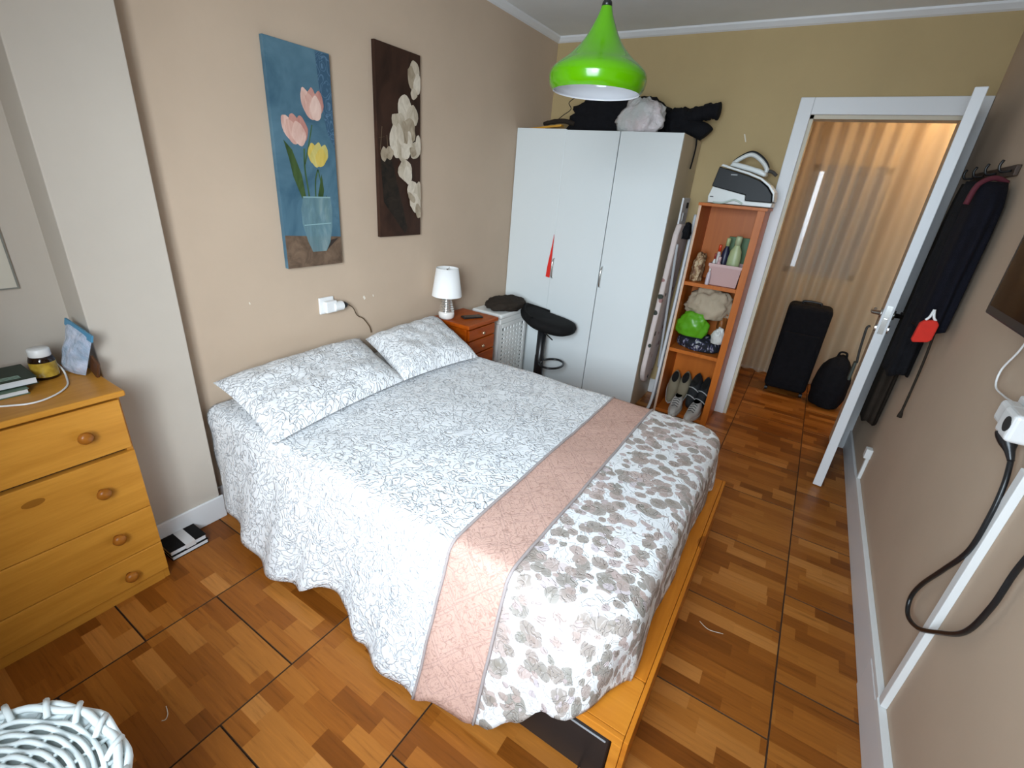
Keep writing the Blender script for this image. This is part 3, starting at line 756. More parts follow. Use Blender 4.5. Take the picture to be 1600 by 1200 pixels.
petals([(0.86, 0.91, 0.12, 0.06, 0.1, 0), (0.80, 0.87, 0.10, 0.065, 0.2, 2), (0.92, 0.85, 0.09, 0.055, -0.2, 1), (0.84, 0.80, 0.08, 0.03, 0, 0),
        (0.62, 0.71, 0.17, 0.07, 0.1, 1), (0.80, 0.68, 0.14, 0.06, -0.5, 0), (0.48, 0.63, 0.17, 0.06, 0.8, 0), (0.70, 0.60, 0.18, 0.07, -0.3, 2), (0.40, 0.53, 0.15, 0.085, 0.3, 1), (0.55, 0.50, 0.15, 0.075, 0.1, 0), (0.66, 0.52, 0.12, 0.08, -0.3, 1), (0.60, 0.585, 0.09, 0.06, 0.1, 2), (0.50, 0.575, 0.08, 0.06, 0.3, 1),
        (0.86, 0.50, 0.15, 0.045, 0.6, 0), (0.93, 0.53, 0.07, 0.055, 0.0, 1), (0.80, 0.49, 0.08, 0.03, 0.9, 2),
        (0.24, 0.47, 0.10, 0.035, 0.3, 2), (0.12, 0.46, 0.07, 0.04, 0, 2), (0.60, 0.385, 0.16, 0.062, 0.25, 0), (0.66, 0.36, 0.10, 0.05, 0.2, 1),
        (0.78, 0.28, 0.13, 0.05, 0.5, 1), (0.90, 0.25, 0.10, 0.075, -0.1, 0), (0.84, 0.20, 0.14, 0.06, 0.4, 1), (0.92, 0.15, 0.08, 0.045, 0.2, 2), (0.75, 0.23, 0.06, 0.04, 0.8, 2)])
for pts in ([(0.05, 0.44), (0.30, 0.44), (0.66, 0.05), (0.60, 0.01), (0.10, 0.20)],):
    mb = MB(); flat_poly(mb, [cp(*p) for p in pts], FX, 0.00025); mb.build('dark_leaves', paint('dark_leaf_paint', (0.006, 0.005, 0.004), (0.03, 0.02, 0.012), 18, (1, 1, 1)), cb)
mb = MB()
for (a, b) in (((0.10, 0.60), (0.05, 0.48)), ((0.20, 0.56), (0.22, 0.46)), ((0.15, 0.55), (0.02, 0.54))):
    pa, pb = cp(*a), cp(*b); flat_poly(mb, [pa, (pa[0] + 0.004, pa[1]), (pb[0] + 0.004, pb[1]), pb], FX, 0.0005)
mb.build('stem', mat('twig_paint', (0.14, 0.09, 0.05), 0.6), cb)

# plain pale panel on the alcove wall
pn = thing('wall_panel', 'pale flat panel with a thin grey edge on the alcove wall', 'panel', (XA, 0.1, 1.075))
MB().box(XA + 0.001, XA + 0.008, -0.25, 0.419, 1.075, 1.70).build('edge', mat('grey_edge', (0.22, 0.22, 0.19), 0.6), pn)
MB().box(XA + 0.002, XA + 0.010, -0.247, 0.414, 1.080, 1.695).build('face', mat('pale_panel_paint', (0.60, 0.56, 0.47), 0.6, 0.04), pn)

# ------------------------------------------------------------------ wardrobe
WX = [XL + 0.004, -1.620, -1.235, -0.836]; WYF, WYB, WZT = 3.17, 3.636, 1.852
wr = thing('wardrobe', 'white three-door wardrobe in the corner', 'wardrobe', ((WX[0] + WX[3]) / 2, 3.4, 0))
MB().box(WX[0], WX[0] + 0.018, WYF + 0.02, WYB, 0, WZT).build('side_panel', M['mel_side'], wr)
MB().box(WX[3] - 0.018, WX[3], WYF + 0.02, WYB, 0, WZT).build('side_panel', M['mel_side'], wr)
MB().box(WX[0] + 0.018, WX[3] - 0.018, WYF + 0.02, WYB, WZT - 0.02, WZT - 0.002).build('top_panel', M['melamine'], wr)
MB().box(WX[0] + 0.018, WX[3] - 0.018, WYF + 0.022, WYF + 0.04, 0.05, WZT - 0.02).build('inner_front', M['gap'], wr)
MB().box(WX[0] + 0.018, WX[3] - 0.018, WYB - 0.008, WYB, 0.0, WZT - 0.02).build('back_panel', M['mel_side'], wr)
MB().box(WX[0] + 0.018, WX[3] - 0.018, WYF + 0.025, WYF + 0.04, 0, 0.055).build('plinth', M['melamine'], wr)
for i in range(3):
    g0 = 0.0 if i == 0 else (0.0005 if i == 1 else 0.003); g1 = 0.0005 if i == 0 else (0.003 if i == 1 else 0.0)
    d = MB().box(WX[i] + g0, WX[i + 1] - g1, WYF, WYF + 0.018, 0.06, WZT + (0.006 if i == 0 else 0.001)).build('door', M['melamine'], wr, bevel=0.0015)
    if i > 0:
        hx = WX[i] + 0.020
        h = MB().tube(spline([(hx, WYF, 0.865), (hx, WYF - 0.022, 0.878), (hx, WYF - 0.030, 0.937), (hx, WYF - 0.022, 0.996), (hx, WYF, 1.009)], 5), 0.0055, 8)
        h.build('handle', M['chrome'], d, smooth=True)
# red cloth caught in the seam of the left door
rp = [(-1.6215, 1.178), (-1.628, 1.11), (-1.640, 1.02), (-1.650, 0.94), (-1.655, 0.868), (-1.622, 0.864), (-1.6205, 0.95), (-1.6205, 1.08)]
rc_ = MB().prism(rp, 1, WYF - 0.009, WYF - 0.002).build('cloth_strip', M['red'], None, bevel=0.001)
tag(rc_, 'pointed strip of red cloth poking out of the wardrobe door seam', 'cloth')

# things on top of the wardrobe
o = lump('duffel_bag', M['black'], (-1.38, 3.465, WZT), (0.33, 0.13, 0.245), 3, 0.22, 1.6, ridge=0.18); tag(o, 'large black bag slumped on top of the wardrobe', 'bag')
o = lump('coat_bundle', M['black'], (-0.965, 3.52, WZT + 0.003), (0.115, 0.085, 0.17), 8, 0.3, 1.8, ridge=0.2); tag(o, 'crumpled dark coat on top of the wardrobe overhanging its side', 'coat')
slv = MB().tube(spline([(-0.97, 3.50, 1.95), (-0.90, 3.48, 1.975), (-0.83, 3.47, 1.995), (-0.775, 3.46, 2.005), (-0.725, 3.455, 2.005)], 6), [0.046 + 0.004 * math.sin(i * 0.9) + 0.003 * math.sin(i * 2.3) for i in range(24)] + [0.03], 12)
# sleeve becomes part of the coat
slv.v = list(slv.v); co = slv.build('sleeve', M['black'], None, smooth=True); co.parent = bpy.data.objects['coat_bundle']; co.location = co.location - bpy.data.objects['coat_bundle'].location
fl2 = MB().tube(spline([(-0.95, 3.50, 1.908), (-0.86, 3.47, 1.908), (-0.80, 3.46, 1.893), (-0.775, 3.46, 1.873)], 6), [0.05] * 18 + [0.03], 12)
co = fl2.build('sleeve', M['black'], None, smooth=True); co.parent = bpy.data.objects['coat_bundle']; co.location = co.location - bpy.data.objects['coat_bundle'].location
st = MB().tube(spline([(-0.80, 3.46, 1.90), (-0.829, 3.47, 1.87), (-0.829, 3.485, 1.80), (-0.830, 3.475, 1.72), (-0.828, 3.45, 1.675)], 6), 0.005, 6).build('strap', M['black'], None, smooth=True)
tag(st, 'thin black strap hanging down the side of the wardrobe', 'strap')
k = NT('white_thin_plastic'); k.base(k.ramp(k.noise(k.coord(), 7, 3), [(0.35, (0.58, 0.60, 0.58)), (0.65, (0.72, 0.63, 0.64))])); k.rough(0.35); k.b.inputs['Transmission Weight'].default_value = 0.12; k.bump(k.noise(k.coord(), 22, 4), 0.6, 0.02)
o = lump('plastic_bag', k.m, (-1.14, 3.245, WZT), (0.140, 0.065, 0.185), 12, 0.22, 2.0, ridge=0.15); tag(o, 'white translucent plastic bag on the wardrobe in front of the black bag', 'plastic bag')
o = MB().obox((-1.845, 3.27, WZT + 0.020), (0.27, 0.05, 0.012), Matrix.Rotation(math.radians(-7), 3, 'Y') @ Matrix.Rotation(math.radians(6), 3, 'Z')).build('wooden_ruler', wood('yellow_wood', (0.50, 0.22, 0.02), (0.70, 0.36, 0.05), 0, 0.4, 1, False))
tag(o, 'flat yellow wooden bar lying on the left end of the wardrobe', 'wooden bar')
o = MB().tube(spline([(-1.905, 3.36, WZT + 0.055), (-1.82, 3.36, WZT + 0.07), (-1.74, 3.37, WZT + 0.075), (-1.67, 3.38, WZT + 0.06)], 5), [0.012, 0.014, 0.016, 0.014, 0.016, 0.018] + [0.016] * 10, 10)
hd = o.build('cloth_roll', M['brownblack'], None, smooth=True); tag(hd, 'dark rolled bundle sticking out left of the black bag', 'bundle')
wi = MB().tube(spline([(-1.82, 3.37, 1.92), (-1.76, 3.36, 1.96), (-1.70, 3.36, 2.00), (-1.72, 3.36, 2.04), (-1.66, 3.36, 2.075), (-1.60, 3.38, 2.085)], 6), 0.0028, 6).build('cord', M['black'], None, smooth=True)
tag(wi, 'thin dark cord looping from the black bag toward the corner', 'cord')

# ------------------------------------------------------------------ nightstand, lamp, phone
NX0, NX1, NY0, NY1, NZ = -1.992, -1.680, 2.255, 2.592, 0.655
ns = thing('nightstand', 'red-brown wooden nightstand with drawers beside the bed head', 'nightstand', ((NX0 + NX1) / 2, (NY0 + NY1) / 2, 0))
MB().box(NX0, NX1, NY0, NY1, NZ - 0.028, NZ).build('top', M['night'], ns, bevel=0.008, seg=3)
MB().box(NX0 + 0.01, NX1 - 0.03, NY0 + 0.015, NY1 - 0.015, 0.03, NZ - 0.0285).build('body', M['night'], ns, bevel=0.003)
for i, (za, zb) in enumerate(((0.545, 0.617), (0.445, 0.538), (0.25, 0.438), (0.05, 0.243))):
    d = MB().box(NX1 - 0.0295, NX1 - 0.012, NY0 + 0.025, NY1 - 0.025, za, zb).build('drawer', M['night'], ns, bevel=0.004)
    MB().lathe([(0.004, 0), (0.006, 0.008), (0.011, 0.015), (0.011, 0.021), (0.006, 0.025), (0, 0.026)], 14, (NX1 - 0.012, (NY0 + NY1) / 2 - 0.01, (za + zb) / 2), 0).build('knob', mat('brass_knob', (0.75, 0.55, 0.35), 0.2, 0.05, 5, metal=0.8), d, smooth=True)
for (a, b) in ((NX0 + 0.01, NY0 + 0.015), (NX0 + 0.01, NY1 - 0.045), (NX1 - 0.06, NY0 + 0.015), (NX1 - 0.06, NY1 - 0.045)):
    MB().box(a, a + 0.03, b, b + 0.03, 0, 0.03).build('foot', M['night'], ns)
LX, LY = -1.900, 2.300
lp = thing('table_lamp', 'small table lamp with white shade and rippled silver base on the nightstand', 'lamp', (LX, LY, NZ))
prof = [(0.0, 0), (0.040, 0), (0.050, 0.012), (0.052, 0.035), (0.047, 0.05)]
MB().lathe(prof, 28, (LX, LY, NZ)).build('foot', mat('white_ceramic', (0.78, 0.74, 0.70), 0.15, 0.03), lp, smooth=True)
ripp = []
for i in range(41):
    t = i / 40; r = 0.049 - 0.020 * t + 0.0026 * math.sin(t * 2 * PI * 6)
    ripp.append((r, 0.05 + 0.085 * t))
MB().lathe(ripp, 28, (LX, LY, NZ)).build('base', mat('silver_glaze', (0.80, 0.78, 0.75), 0.12, 0.05, 5, metal=0.9), lp, smooth=True)
MB().tube([(LX, LY, NZ + 0.135), (LX, LY, NZ + 0.32)], 0.006, 10).build('stem', M['chrome'], lp)
sh = MB().lathe([(0.096, 0.150), (0.070, 0.325), (0.0685, 0.325), (0.0945, 0.150)], 40, (LX, LY, NZ), caps=False)
k = NT('white_lampshade'); k.base((0.86, 0.86, 0.85)); k.rough(0.8); k.b.inputs['Subsurface Weight'].default_value = 0.0
sh.build('lamp_shade', k.m, lp, smooth=True)
sp = MB()
for a in range(3):
    an = a * 2 * PI / 3; sp.tube([(LX, LY, NZ + 0.31), (LX + 0.069 * math.cos(an), LY + 0.069 * math.sin(an), NZ + 0.318)], 0.002, 6)
sp.build('shade_ring', M['chrome'], lp)
ph = lthing('phone', 'dark phone lying on the nightstand', 'phone', (-1.795, 2.44, NZ), math.radians(62))
MB().box(-0.07, 0.07, -0.03, 0.03, 0.0, 0.010).build('body', M['blackp'], ph, bevel=0.004)
MB().box(-0.06, 0.06, -0.026, 0.026, 0.0102, 0.0106).build('screen', mat('dark_screen', (0.015, 0.013, 0.012), 0.08), ph)

# ------------------------------------------------------------------ hamper, garment, bar stool
HXa, HXb, HYa, HYb, HZ = -1.99, -1.735, 2.705, 3.085, 0.635
hm = thing('laundry_hamper', 'white plastic laundry hamper with perforated sides beside the nightstand', 'hamper', ((HXa + HXb) / 2, (HYa + HYb) / 2, 0))
MB().box(HXa, HXb + 0.008, HYa - 0.008, HYb + 0.008, HZ - 0.035, HZ).build('lid', M['hampplastic'], hm, bevel=0.012, seg=3)
MB().box(HXa + 0.006, HXb, HYa, HYb, HZ - 0.075, HZ - 0.036).build('rim', M['hampplastic'], hm, bevel=0.006)
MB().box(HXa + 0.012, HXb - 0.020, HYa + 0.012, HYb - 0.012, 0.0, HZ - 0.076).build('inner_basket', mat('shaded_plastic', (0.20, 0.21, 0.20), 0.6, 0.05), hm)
# perforated front built as a lattice of crossing bars
fr = MB().box(HXb - 0.016, HXb - 0.004, HYa + 0.004, HYa + 0.04, 0, HZ - 0.077).box(HXb - 0.016, HXb - 0.004, HYb - 0.04, HYb - 0.004, 0, HZ - 0.077).box(HXb - 0.016, HXb - 0.004, HYa + 0.04, HYb - 0.04, HZ - 0.110, HZ - 0.077).box(HXb - 0.016, HXb - 0.004, HYa + 0.04, HYb - 0.04, 0, 0.04)
fr.build('front_frame', M['hampplastic'], hm, bevel=0.004)
lat = MB(); ya, yb, za, zb = HYa + 0.04, HYb - 0.04, 0.04, HZ - 0.110
nb = 7
for i in range(1, nb):
    y = ya + (yb - ya) * i / nb; lat.box(HXb - 0.014, HXb - 0.006, y - 0.0125, y + 0.0125, za, zb)
nz = 15
for j in range(1, nz):
    z = za + (zb - za) * j / nz; lat.box(HXb - 0.0135, HXb - 0.0065, ya, yb, z - 0.010, z + 0.010)
lat.build('lattice_panel', M['hampplastic'], hm)
MB().box(HXa + 0.012, HXb - 0.004, HYa + 0.004, HYa + 0.011, 0, HZ - 0.077).build('side_wall', M['hampplastic'], hm)
MB().box(HXa + 0.012, HXb - 0.004, HYb - 0.011, HYb - 0.004, 0, HZ - 0.077).build('side_wall', M['hampplastic'], hm)
o = lump('folded_garment', M['brownblack'], (-1.83, 2.91, HZ), (0.13, 0.17, 0.085), 21, 0.2, 1.5, ridge=0.12); tag(o, 'dark folded garment lying on the hamper lid', 'garment')

SX, SY = -1.548, 3.00
stl = thing('bar_stool', 'black bar stool with padded seat and ring footrest before the wardrobe', 'stool', (SX, SY, 0))
seat = MB()
P = []
for i in range(33):
    a = 2 * PI * i / 32; row = []
    for (rr, zz) in ((0.0, -0.005), (0.80, -0.005), (0.97, 0.015), (1.0, 0.04), (0.95, 0.065), (0.75, 0.075), (0.0, 0.065)):
        ex = math.copysign(abs(math.cos(a)) ** 0.75, math.cos(a)); ey = math.copysign(abs(math.sin(a)) ** 0.75, math.sin(a))
        x = ex * 0.215 * rr; y = ey * 0.15 * rr
        zb_ = 0.10 * max(0, -x / 0.215 - 0.15) ** 1.5 * (1 if rr > 0.3 else 0)
        row.append((SX + 0.04 + x, SY + y, 0.535 + zz - 0.10 * x + zb_ * 0.6))
    P.append(row)
seat.grid(P); seat.build('seat', M['blacksoft'], stl, smooth=True)
bk = []
for i in range(15):
    a = PI * 0.62 + PI * 0.76 * i / 14; row = []
    for (o_, z) in ((0.0, 0.0), (0.014, 0.02), (0.018, 0.07), (0.010, 0.11), (-0.008, 0.115), (-0.016, 0.07), (-0.012, 0.02), (0.0, 0.0)):
        row.append((SX + 0.05 + (0.205 + o_) * math.cos(a), SY + (0.150 + o_) * math.sin(a), 0.58 + z * (0.9 - 0.5 * abs(i - 7) / 7)))
    bk.append(row)
MB().grid(bk).build('backrest', M['blacksoft'], stl, smooth=True)
MB().lathe([(0, 0), (0.19, 0), (0.19, 0.008), (0.06, 0.025), (0.03, 0.05), (0, 0.05)], 32, (SX, SY, 0)).build('base', M['blackp'], stl, smooth=True)
MB().lathe([(0.036, 0.03), (0.036, 0.30), (0.033, 0.305), (0.033, 0.535)], 20, (SX, SY, 0)).build('post', M['blackp'], stl, smooth=True)
ring = [(SX + 0.11 + 0.085 * math.cos(a), SY - 0.0 + 0.11 * math.sin(a), 0.262) for a in [2 * PI * i / 40 for i in range(40)]]
MB().tube(ring, 0.0085, 8, closed=True).build('foot_ring', M['blackp'], stl, smooth=True)
MB().tube([(SX, SY, 0.262), (SX + 0.03, SY, 0.262)], 0.012, 8).build('ring_clamp', M['blackp'], stl)
lv = MB().tube(spline([(SX, SY - 0.03, 0.52), (SX + 0.09, SY - 0.08, 0.50), (SX + 0.15, SY - 0.12, 0.49)], 5), 0.005, 6).build('lever', M['blackp'], stl, smooth=True)

# ------------------------------------------------------------------ pendant lamp
PX, PY = -0.728, 1.60
pl = thing('pendant_lamp', 'glossy lime green onion-shaped pendant lamp hanging from the ceiling', 'lamp', (PX, PY, 1.785))
M['lime'] = mat('lime_gloss', (0.085, 0.30, 0.0003), 0.2, 0.02, 3, coat=0.25, spec=0.4)
ZB = 1.792
prof = [(0.152, 0.0), (0.163, 0.014), (0.168, 0.032), (0.168, 0.047), (0.160, 0.063), (0.142, 0.078), (0.120, 0.092), (0.099, 0.109), (0.077, 0.130), (0.055, 0.158), (0.038, 0.188), (0.026, 0.212), (0.020, 0.228), (0.018, 0.236)]
pp = [Vector((r, 0, h)) for r, h in [(q[0] * 0.91, q[1] * 0.95) for q in prof]]; ps = spline(pp, 5); out_p = [(p.x, p.z) for p in ps]
MB().lathe(out_p, 64, (PX, PY, ZB), caps=False).build('lamp_shade', M['lime'], pl, smooth=True)
inn = [(max(r - 0.004, 0.003), h + 0.001) for r, h in out_p]
MB().lathe([(0.138, 0.0)] + inn[1:], 64, (PX, PY, ZB), caps=False).build('inner_shade', mat('white_enamel', (0.82, 0.83, 0.86), 0.15, 0.01, 3, coat=0.4), pl, smooth=True)
MB().lathe([(0.0165, 0.223), (0.014, 0.236), (0.008, 0.245), (0.004, 0.26)], 20, (PX, PY, ZB)).build('cap', M['blackp'], pl, smooth=True)
MB().tube([(PX, PY, ZB + 0.255), (PX, PY, ZC - 0.03)], 0.0035, 8).build('cable', M['blackp'], pl)
MB().lathe([(0.05, -0.001), (0.05, -0.02), (0.02, -0.035), (0, -0.035)], 24, (PX, PY, ZC)).build('ceiling_rose', M['blackp'], pl, smooth=True)
MB().lathe([(0.014, 0.20), (0.016, 0.15), (0.014, 0.13), (0.02, 0.11), (0.03, 0.085), (0.028, 0.065), (0.015, 0.05), (0, 0.047)], 20, (PX, PY, ZB)).build('bulb', mat('opal_bulb', (0.9, 0.9, 0.88), 0.3, 0.01), pl, smooth=True)

# ------------------------------------------------------------------ socket with plug by the bed
so = thing('wall_socket', 'white wall socket with round adapter above the pillows', 'socket', (XL, 1.49, 0.82))
MB().box(XL + 0.0005, XL + 0.012, 1.435, 1.520, 0.818, 0.902).build('plate', M['plastic'], so, bevel=0.004)
MB().box(XL + 0.012, XL + 0.042, 1.450, 1.520, 0.826, 0.886).build('adapter', M['plastic'], so, bevel=0.008, seg=3)
MB().tube([(XL + 0.03, 1.500, 0.852), (XL + 0.03, 1.555, 0.852)], 0.024, 20).build('outlet_ring', M['plastic'], so, smooth=False, bevel=0.003)
pg = thing('power_cord', 'thin brown cord running from the plug behind the pillow', 'cord', (XL + 0.03, 1.57, 0.66))
MB().lathe([(0.017, 0), (0.017, 0.016), (0.008, 0.03), (0.004, 0.036)], 16, (XL + 0.03, 1.556, 0.852), 1).build('plug', M['blackp'], pg, smooth=True)
MB().tube(spline([(XL + 0.03, 1.590, 0.851), (XL + 0.028, 1.625, 0.825), (XL + 0.015, 1.66, 0.775), (XL + 0.012, 1.705, 0.745), (XL + 0.012, 1.745, 0.69), (XL + 0.012, 1.755, 0.655)], 7), 0.0028, 6).build('wire', mat('brown_flex', (0.09, 0.05, 0.02), 0.5), pg, smooth=True)

# ------------------------------------------------------------------ open shelf unit
GX0, GX1, GY0, GY1, GZ = -0.690, -0.305, 3.31, 3.634, 1.482
sf = thing('shelf_unit', 'narrow tall orange-brown open shelf unit between ironing board and doorway', 'shelf', ((GX0 + GX1) / 2, 3.47, 0))
MB().box(GX0, GX0 + 0.016, GY0, GY1, 0, GZ - 0.018).build('side_panel', M['shelf'], sf, bevel=0.001)
MB().box(GX0 - 0.0012, GX0 + 0.014, GY0 - 0.0014, GY0 - 0.0002, 0.0, GZ - 0.018).build('edge_strip', mat('pale_edge_band', (0.60, 0.42, 0.30), 0.5), sf)
MB().box(GX1 - 0.042, GX1, GY0, GY1, 0, GZ - 0.018).build('side_panel', M['shelf'], sf, bevel=0.001)
MB().box(GX0 - 0.006, GX1 + 0.010, GY0 - 0.006, GY1, GZ - 0.0175, GZ).build('top_panel', M['shelf'], sf, bevel=0.001)
MB().box(GX0 + 0.016, GX1 - 0.042, GY1 - 0.006, GY1, 0, GZ - 0.018).build('back_panel', M['shelf'], sf)
S1, S2, S0 = 0.985, 0.512, 0.030
for z in (S1, S2, S0):
    MB().box(GX0 + 0.0165, GX1 - 0.0425, GY0 + 0.002, GY1 - 0.007, z - 0.024, z).build('shelf_board', M['shelf'], sf, bevel=0.001)

# steam iron station on the shelf unit
si = thing('steam_iron', 'black and white steam generator iron on top of the shelf unit', 'iron', (-0.47, 3.45, GZ))
yA, yB = 3.355, 3.55
wht = mat('iron_white_plastic', (0.66, 0.68, 0.66), 0.3, 0.03); blk = mat('iron_black', (0.006, 0.007, 0.008), 0.45, 0.1, 10, spec=0.3)
base_p = [(-0.655, GZ + 0.004), (-0.288, GZ + 0.004), (-0.284, GZ + 0.03), (-0.44, GZ + 0.03), (-0.445, GZ + 0.062), (-0.645, GZ + 0.098), (-0.66, GZ + 0.04)]
MB().prism(base_p, 1, yA, yB).build('base', wht, si, bevel=0.004)
body_p = [(-0.652, GZ + 0.100), (-0.446, GZ + 0.064), (-0.441, GZ + 0.031), (-0.292, GZ + 0.031), (-0.300, GZ + 0.075), (-0.335, GZ + 0.115), (-0.385, GZ + 0.148), (-0.46, GZ + 0.172), (-0.56, GZ + 0.195), (-0.632, GZ + 0.213)]
MB().prism(body_p, 1, yA + 0.003, yB - 0.003).build('water_tank', blk, si, bevel=0.004)
trim_p = [(-0.625, GZ + 0.216), (-0.56, GZ + 0.200), (-0.46, GZ + 0.177), (-0.384, GZ + 0.153), (-0.332, GZ + 0.119), (-0.297, GZ + 0.078), (-0.288, GZ + 0.036), (-0.281, GZ + 0.040), (-0.288, GZ + 0.090), (-0.324, GZ + 0.130), (-0.380, GZ + 0.165), (-0.455, GZ + 0.190), (-0.56, GZ + 0.213), (-0.615, GZ + 0.228)]
MB().prism(trim_p, 1, yA - 0.002, yB + 0.002).build('cradle_trim', wht, si, bevel=0.003)
iron_p = [(-0.585, GZ + 0.222), (-0.455, GZ + 0.195), (-0.372, GZ + 0.170), (-0.362, GZ + 0.190), (-0.40, GZ + 0.212), (-0.50, GZ + 0.235), (-0.57, GZ + 0.245)]
MB().prism(iron_p, 1, yA + 0.045, yB - 0.045).build('iron_body', wht, si, bevel=0.008)
hp = spline([(-0.575, 3.45, GZ + 0.235), (-0.545, 3.45, GZ + 0.262), (-0.495, 3.45, GZ + 0.290), (-0.455, 3.45, GZ + 0.285), (-0.405, 3.45, GZ + 0.252), (-0.375, 3.45, GZ + 0.215), (-0.385, 3.45, GZ + 0.190)], 7)
MB().tube(hp, 0.013, 12).build('handle', wht, si, smooth=True)
hp2 = [p + Vector((0.004, 0, 0.014)) for p in hp]
MB().tube(hp2, 0.008, 10).build('handle_grip', blk, si, smooth=True)
MB().tube(spline([(-0.375, 3.45, GZ + 0.205), (-0.345, 3.46, GZ + 0.205), (-0.315, 3.47, GZ + 0.185)], 5), 0.010, 10).build('steam_hose', mat('hose_grey', (0.05, 0.045, 0.04), 0.6), si, smooth=True)
MB().box(-0.555, -0.518, yA + 0.0012, yA + 0.0028, GZ + 0.168, GZ + 0.174).build('logo', mat('grey_print', (0.35, 0.36, 0.36), 0.5), si)
MB().box(-0.648, -0.627, yA - 0.0012, yA + 0.001, GZ + 0.036, GZ + 0.042).build('switch', blk, si)
MB().tube(spline([(-0.62, 3.345, GZ + 0.006), (-0.56, 3.335, GZ + 0.008), (-0.50, 3.345, GZ + 0.03), (-0.45, 3.35, GZ + 0.012)], 6), 0.005, 8).build('cord_guide', mat('green_white', (0.50, 0.60, 0.52), 0.4), si, smooth=True)

# upper shelf: basket of bottles, small bottle, paper bag, leaning board
tbk = thing('toiletry_basket', 'pale mauve plastic basket on the upper shelf, packed with bottles', 'basket', (-0.435, 3.43, S1))
MB().add([(-0.535, 3.345, S1 + 0.001), (-0.360, 3.345, S1 + 0.001), (-0.360, 3.52, S1 + 0.001), (-0.535, 3.52, S1 + 0.001), (-0.548, 3.335, S1 + 0.135), (-0.350, 3.335, S1 + 0.135), (-0.350, 3.53, S1 + 0.135), (-0.548, 3.53, S1 + 0.135)],
         [(0, 3, 2, 1), (0, 1, 5, 4), (1, 2, 6, 5), (2, 3, 7, 6), (3, 0, 4, 7)]).build('body', mat('mauve_plastic', (0.50, 0.31, 0.29), 0.45, 0.04), tbk, solid=0.004, bevel=0.004)
rm = MB().box(-0.552, -0.346, 3.331, 3.338, S1 + 0.12, S1 + 0.138).box(-0.552, -0.346, 3.527, 3.534, S1 + 0.12, S1 + 0.138).box(-0.552, -0.546, 3.338, 3.527, S1 + 0.12, S1 + 0.138).box(-0.352, -0.346, 3.338, 3.527, S1 + 0.12, S1 + 0.138)
rm.build('rim', mat('mauve_plastic_rim', (0.55, 0.36, 0.34), 0.45, 0.04), tbk)
def bottle(label, x, y, z, r, h, m, capm, flat=1.0):
    b = lthing('bottle', label, 'bottle', (x, y, z), 0, 'bottles on the upper shelf')
    mb = MB().lathe([(0, 0), (r * 0.9, 0), (r, 0.006), (r, h * 0.55), (r * 0.85, h * 0.70), (r * 0.45, h * 0.80), (r * 0.42, h * 0.84)], 20)
    mb.v = [(p[0], p[1] * flat, p[2]) for p in mb.v]; mb.build('body', m, b, smooth=True)
    mb = MB().lathe([(r * 0.5, h * 0.82), (r * 0.5, h * 0.98), (r * 0.4, h), (0, h)], 16)
    mb.build('cap', capm, b, smooth=True)
cw = mat('cap_white', (0.70, 0.68, 0.65), 0.35)
bottle('small white and mauve bottle standing in front of the mauve basket', -0.535, 3.322, S1 + 0.0005, 0.013, 0.105, mat('lilac_plastic', (0.55, 0.48, 0.52), 0.35), cw)
bottle('pale green squeeze bottle, tallest in the mauve basket', -0.422, 3.43, S1 + 0.006, 0.040, 0.31, mat('pale_green_plastic', (0.38, 0.44, 0.22), 0.4), mat('pale_green_cap', (0.42, 0.48, 0.28), 0.4), 0.6)
bottle('dark blue bottle with yellow-green cap in the mauve basket', -0.487, 3.47, S1 + 0.006, 0.026, 0.29, mat('navy_plastic', (0.02, 0.02, 0.05), 0.4), mat('yellow_green_cap', (0.42, 0.46, 0.22), 0.4))
bottle('white bottle with bright red cap in the mauve basket', -0.522, 3.43, S1 + 0.006, 0.020, 0.245, mat('white_bottle', (0.55, 0.48, 0.45), 0.4), mat('red_cap', (0.65, 0.05, 0.01), 0.35))
bottle('short pink bottle at the front of the mauve basket', -0.500, 3.375, S1 + 0.006, 0.020, 0.175, mat('pink_bottle', (0.60, 0.38, 0.38), 0.4), mat('pink_cap', (0.62, 0.42, 0.42), 0.4))
bottle('small white bottle at the left of the mauve basket', -0.532, 3.385, S1 + 0.006, 0.012, 0.19, cw, mat('dark_red_cap', (0.30, 0.03, 0.02), 0.4))
o = MB().box(-0.500, -0.358, 3.560, 3.575, S1 + 0.001, S1 + 0.30).build('notebook', mat('green_card', (0.05, 0.13, 0.035), 0.5, 0.2), None, bevel=0.001); tag(o, 'green card-backed book standing behind the bottles', 'book')
k = NT('printed_paper'); k.base(k.ramp(k.noise(k.coord(), 34, 3, 0.6, 0.8), [(0.4, (0.16, 0.07, 0.03)), (0.5, (0.40, 0.26, 0.14)), (0.65, (0.58, 0.44, 0.28))])); k.rough(0.6)
o = lump('paper_bag', k.m, (-0.627, 3.42, S1), (0.036, 0.075, 0.185), 31, 0.25, 2.2, ridge=0.2); tag(o, 'crumpled brown patterned paper bag at the left of the upper shelf', 'paper bag')
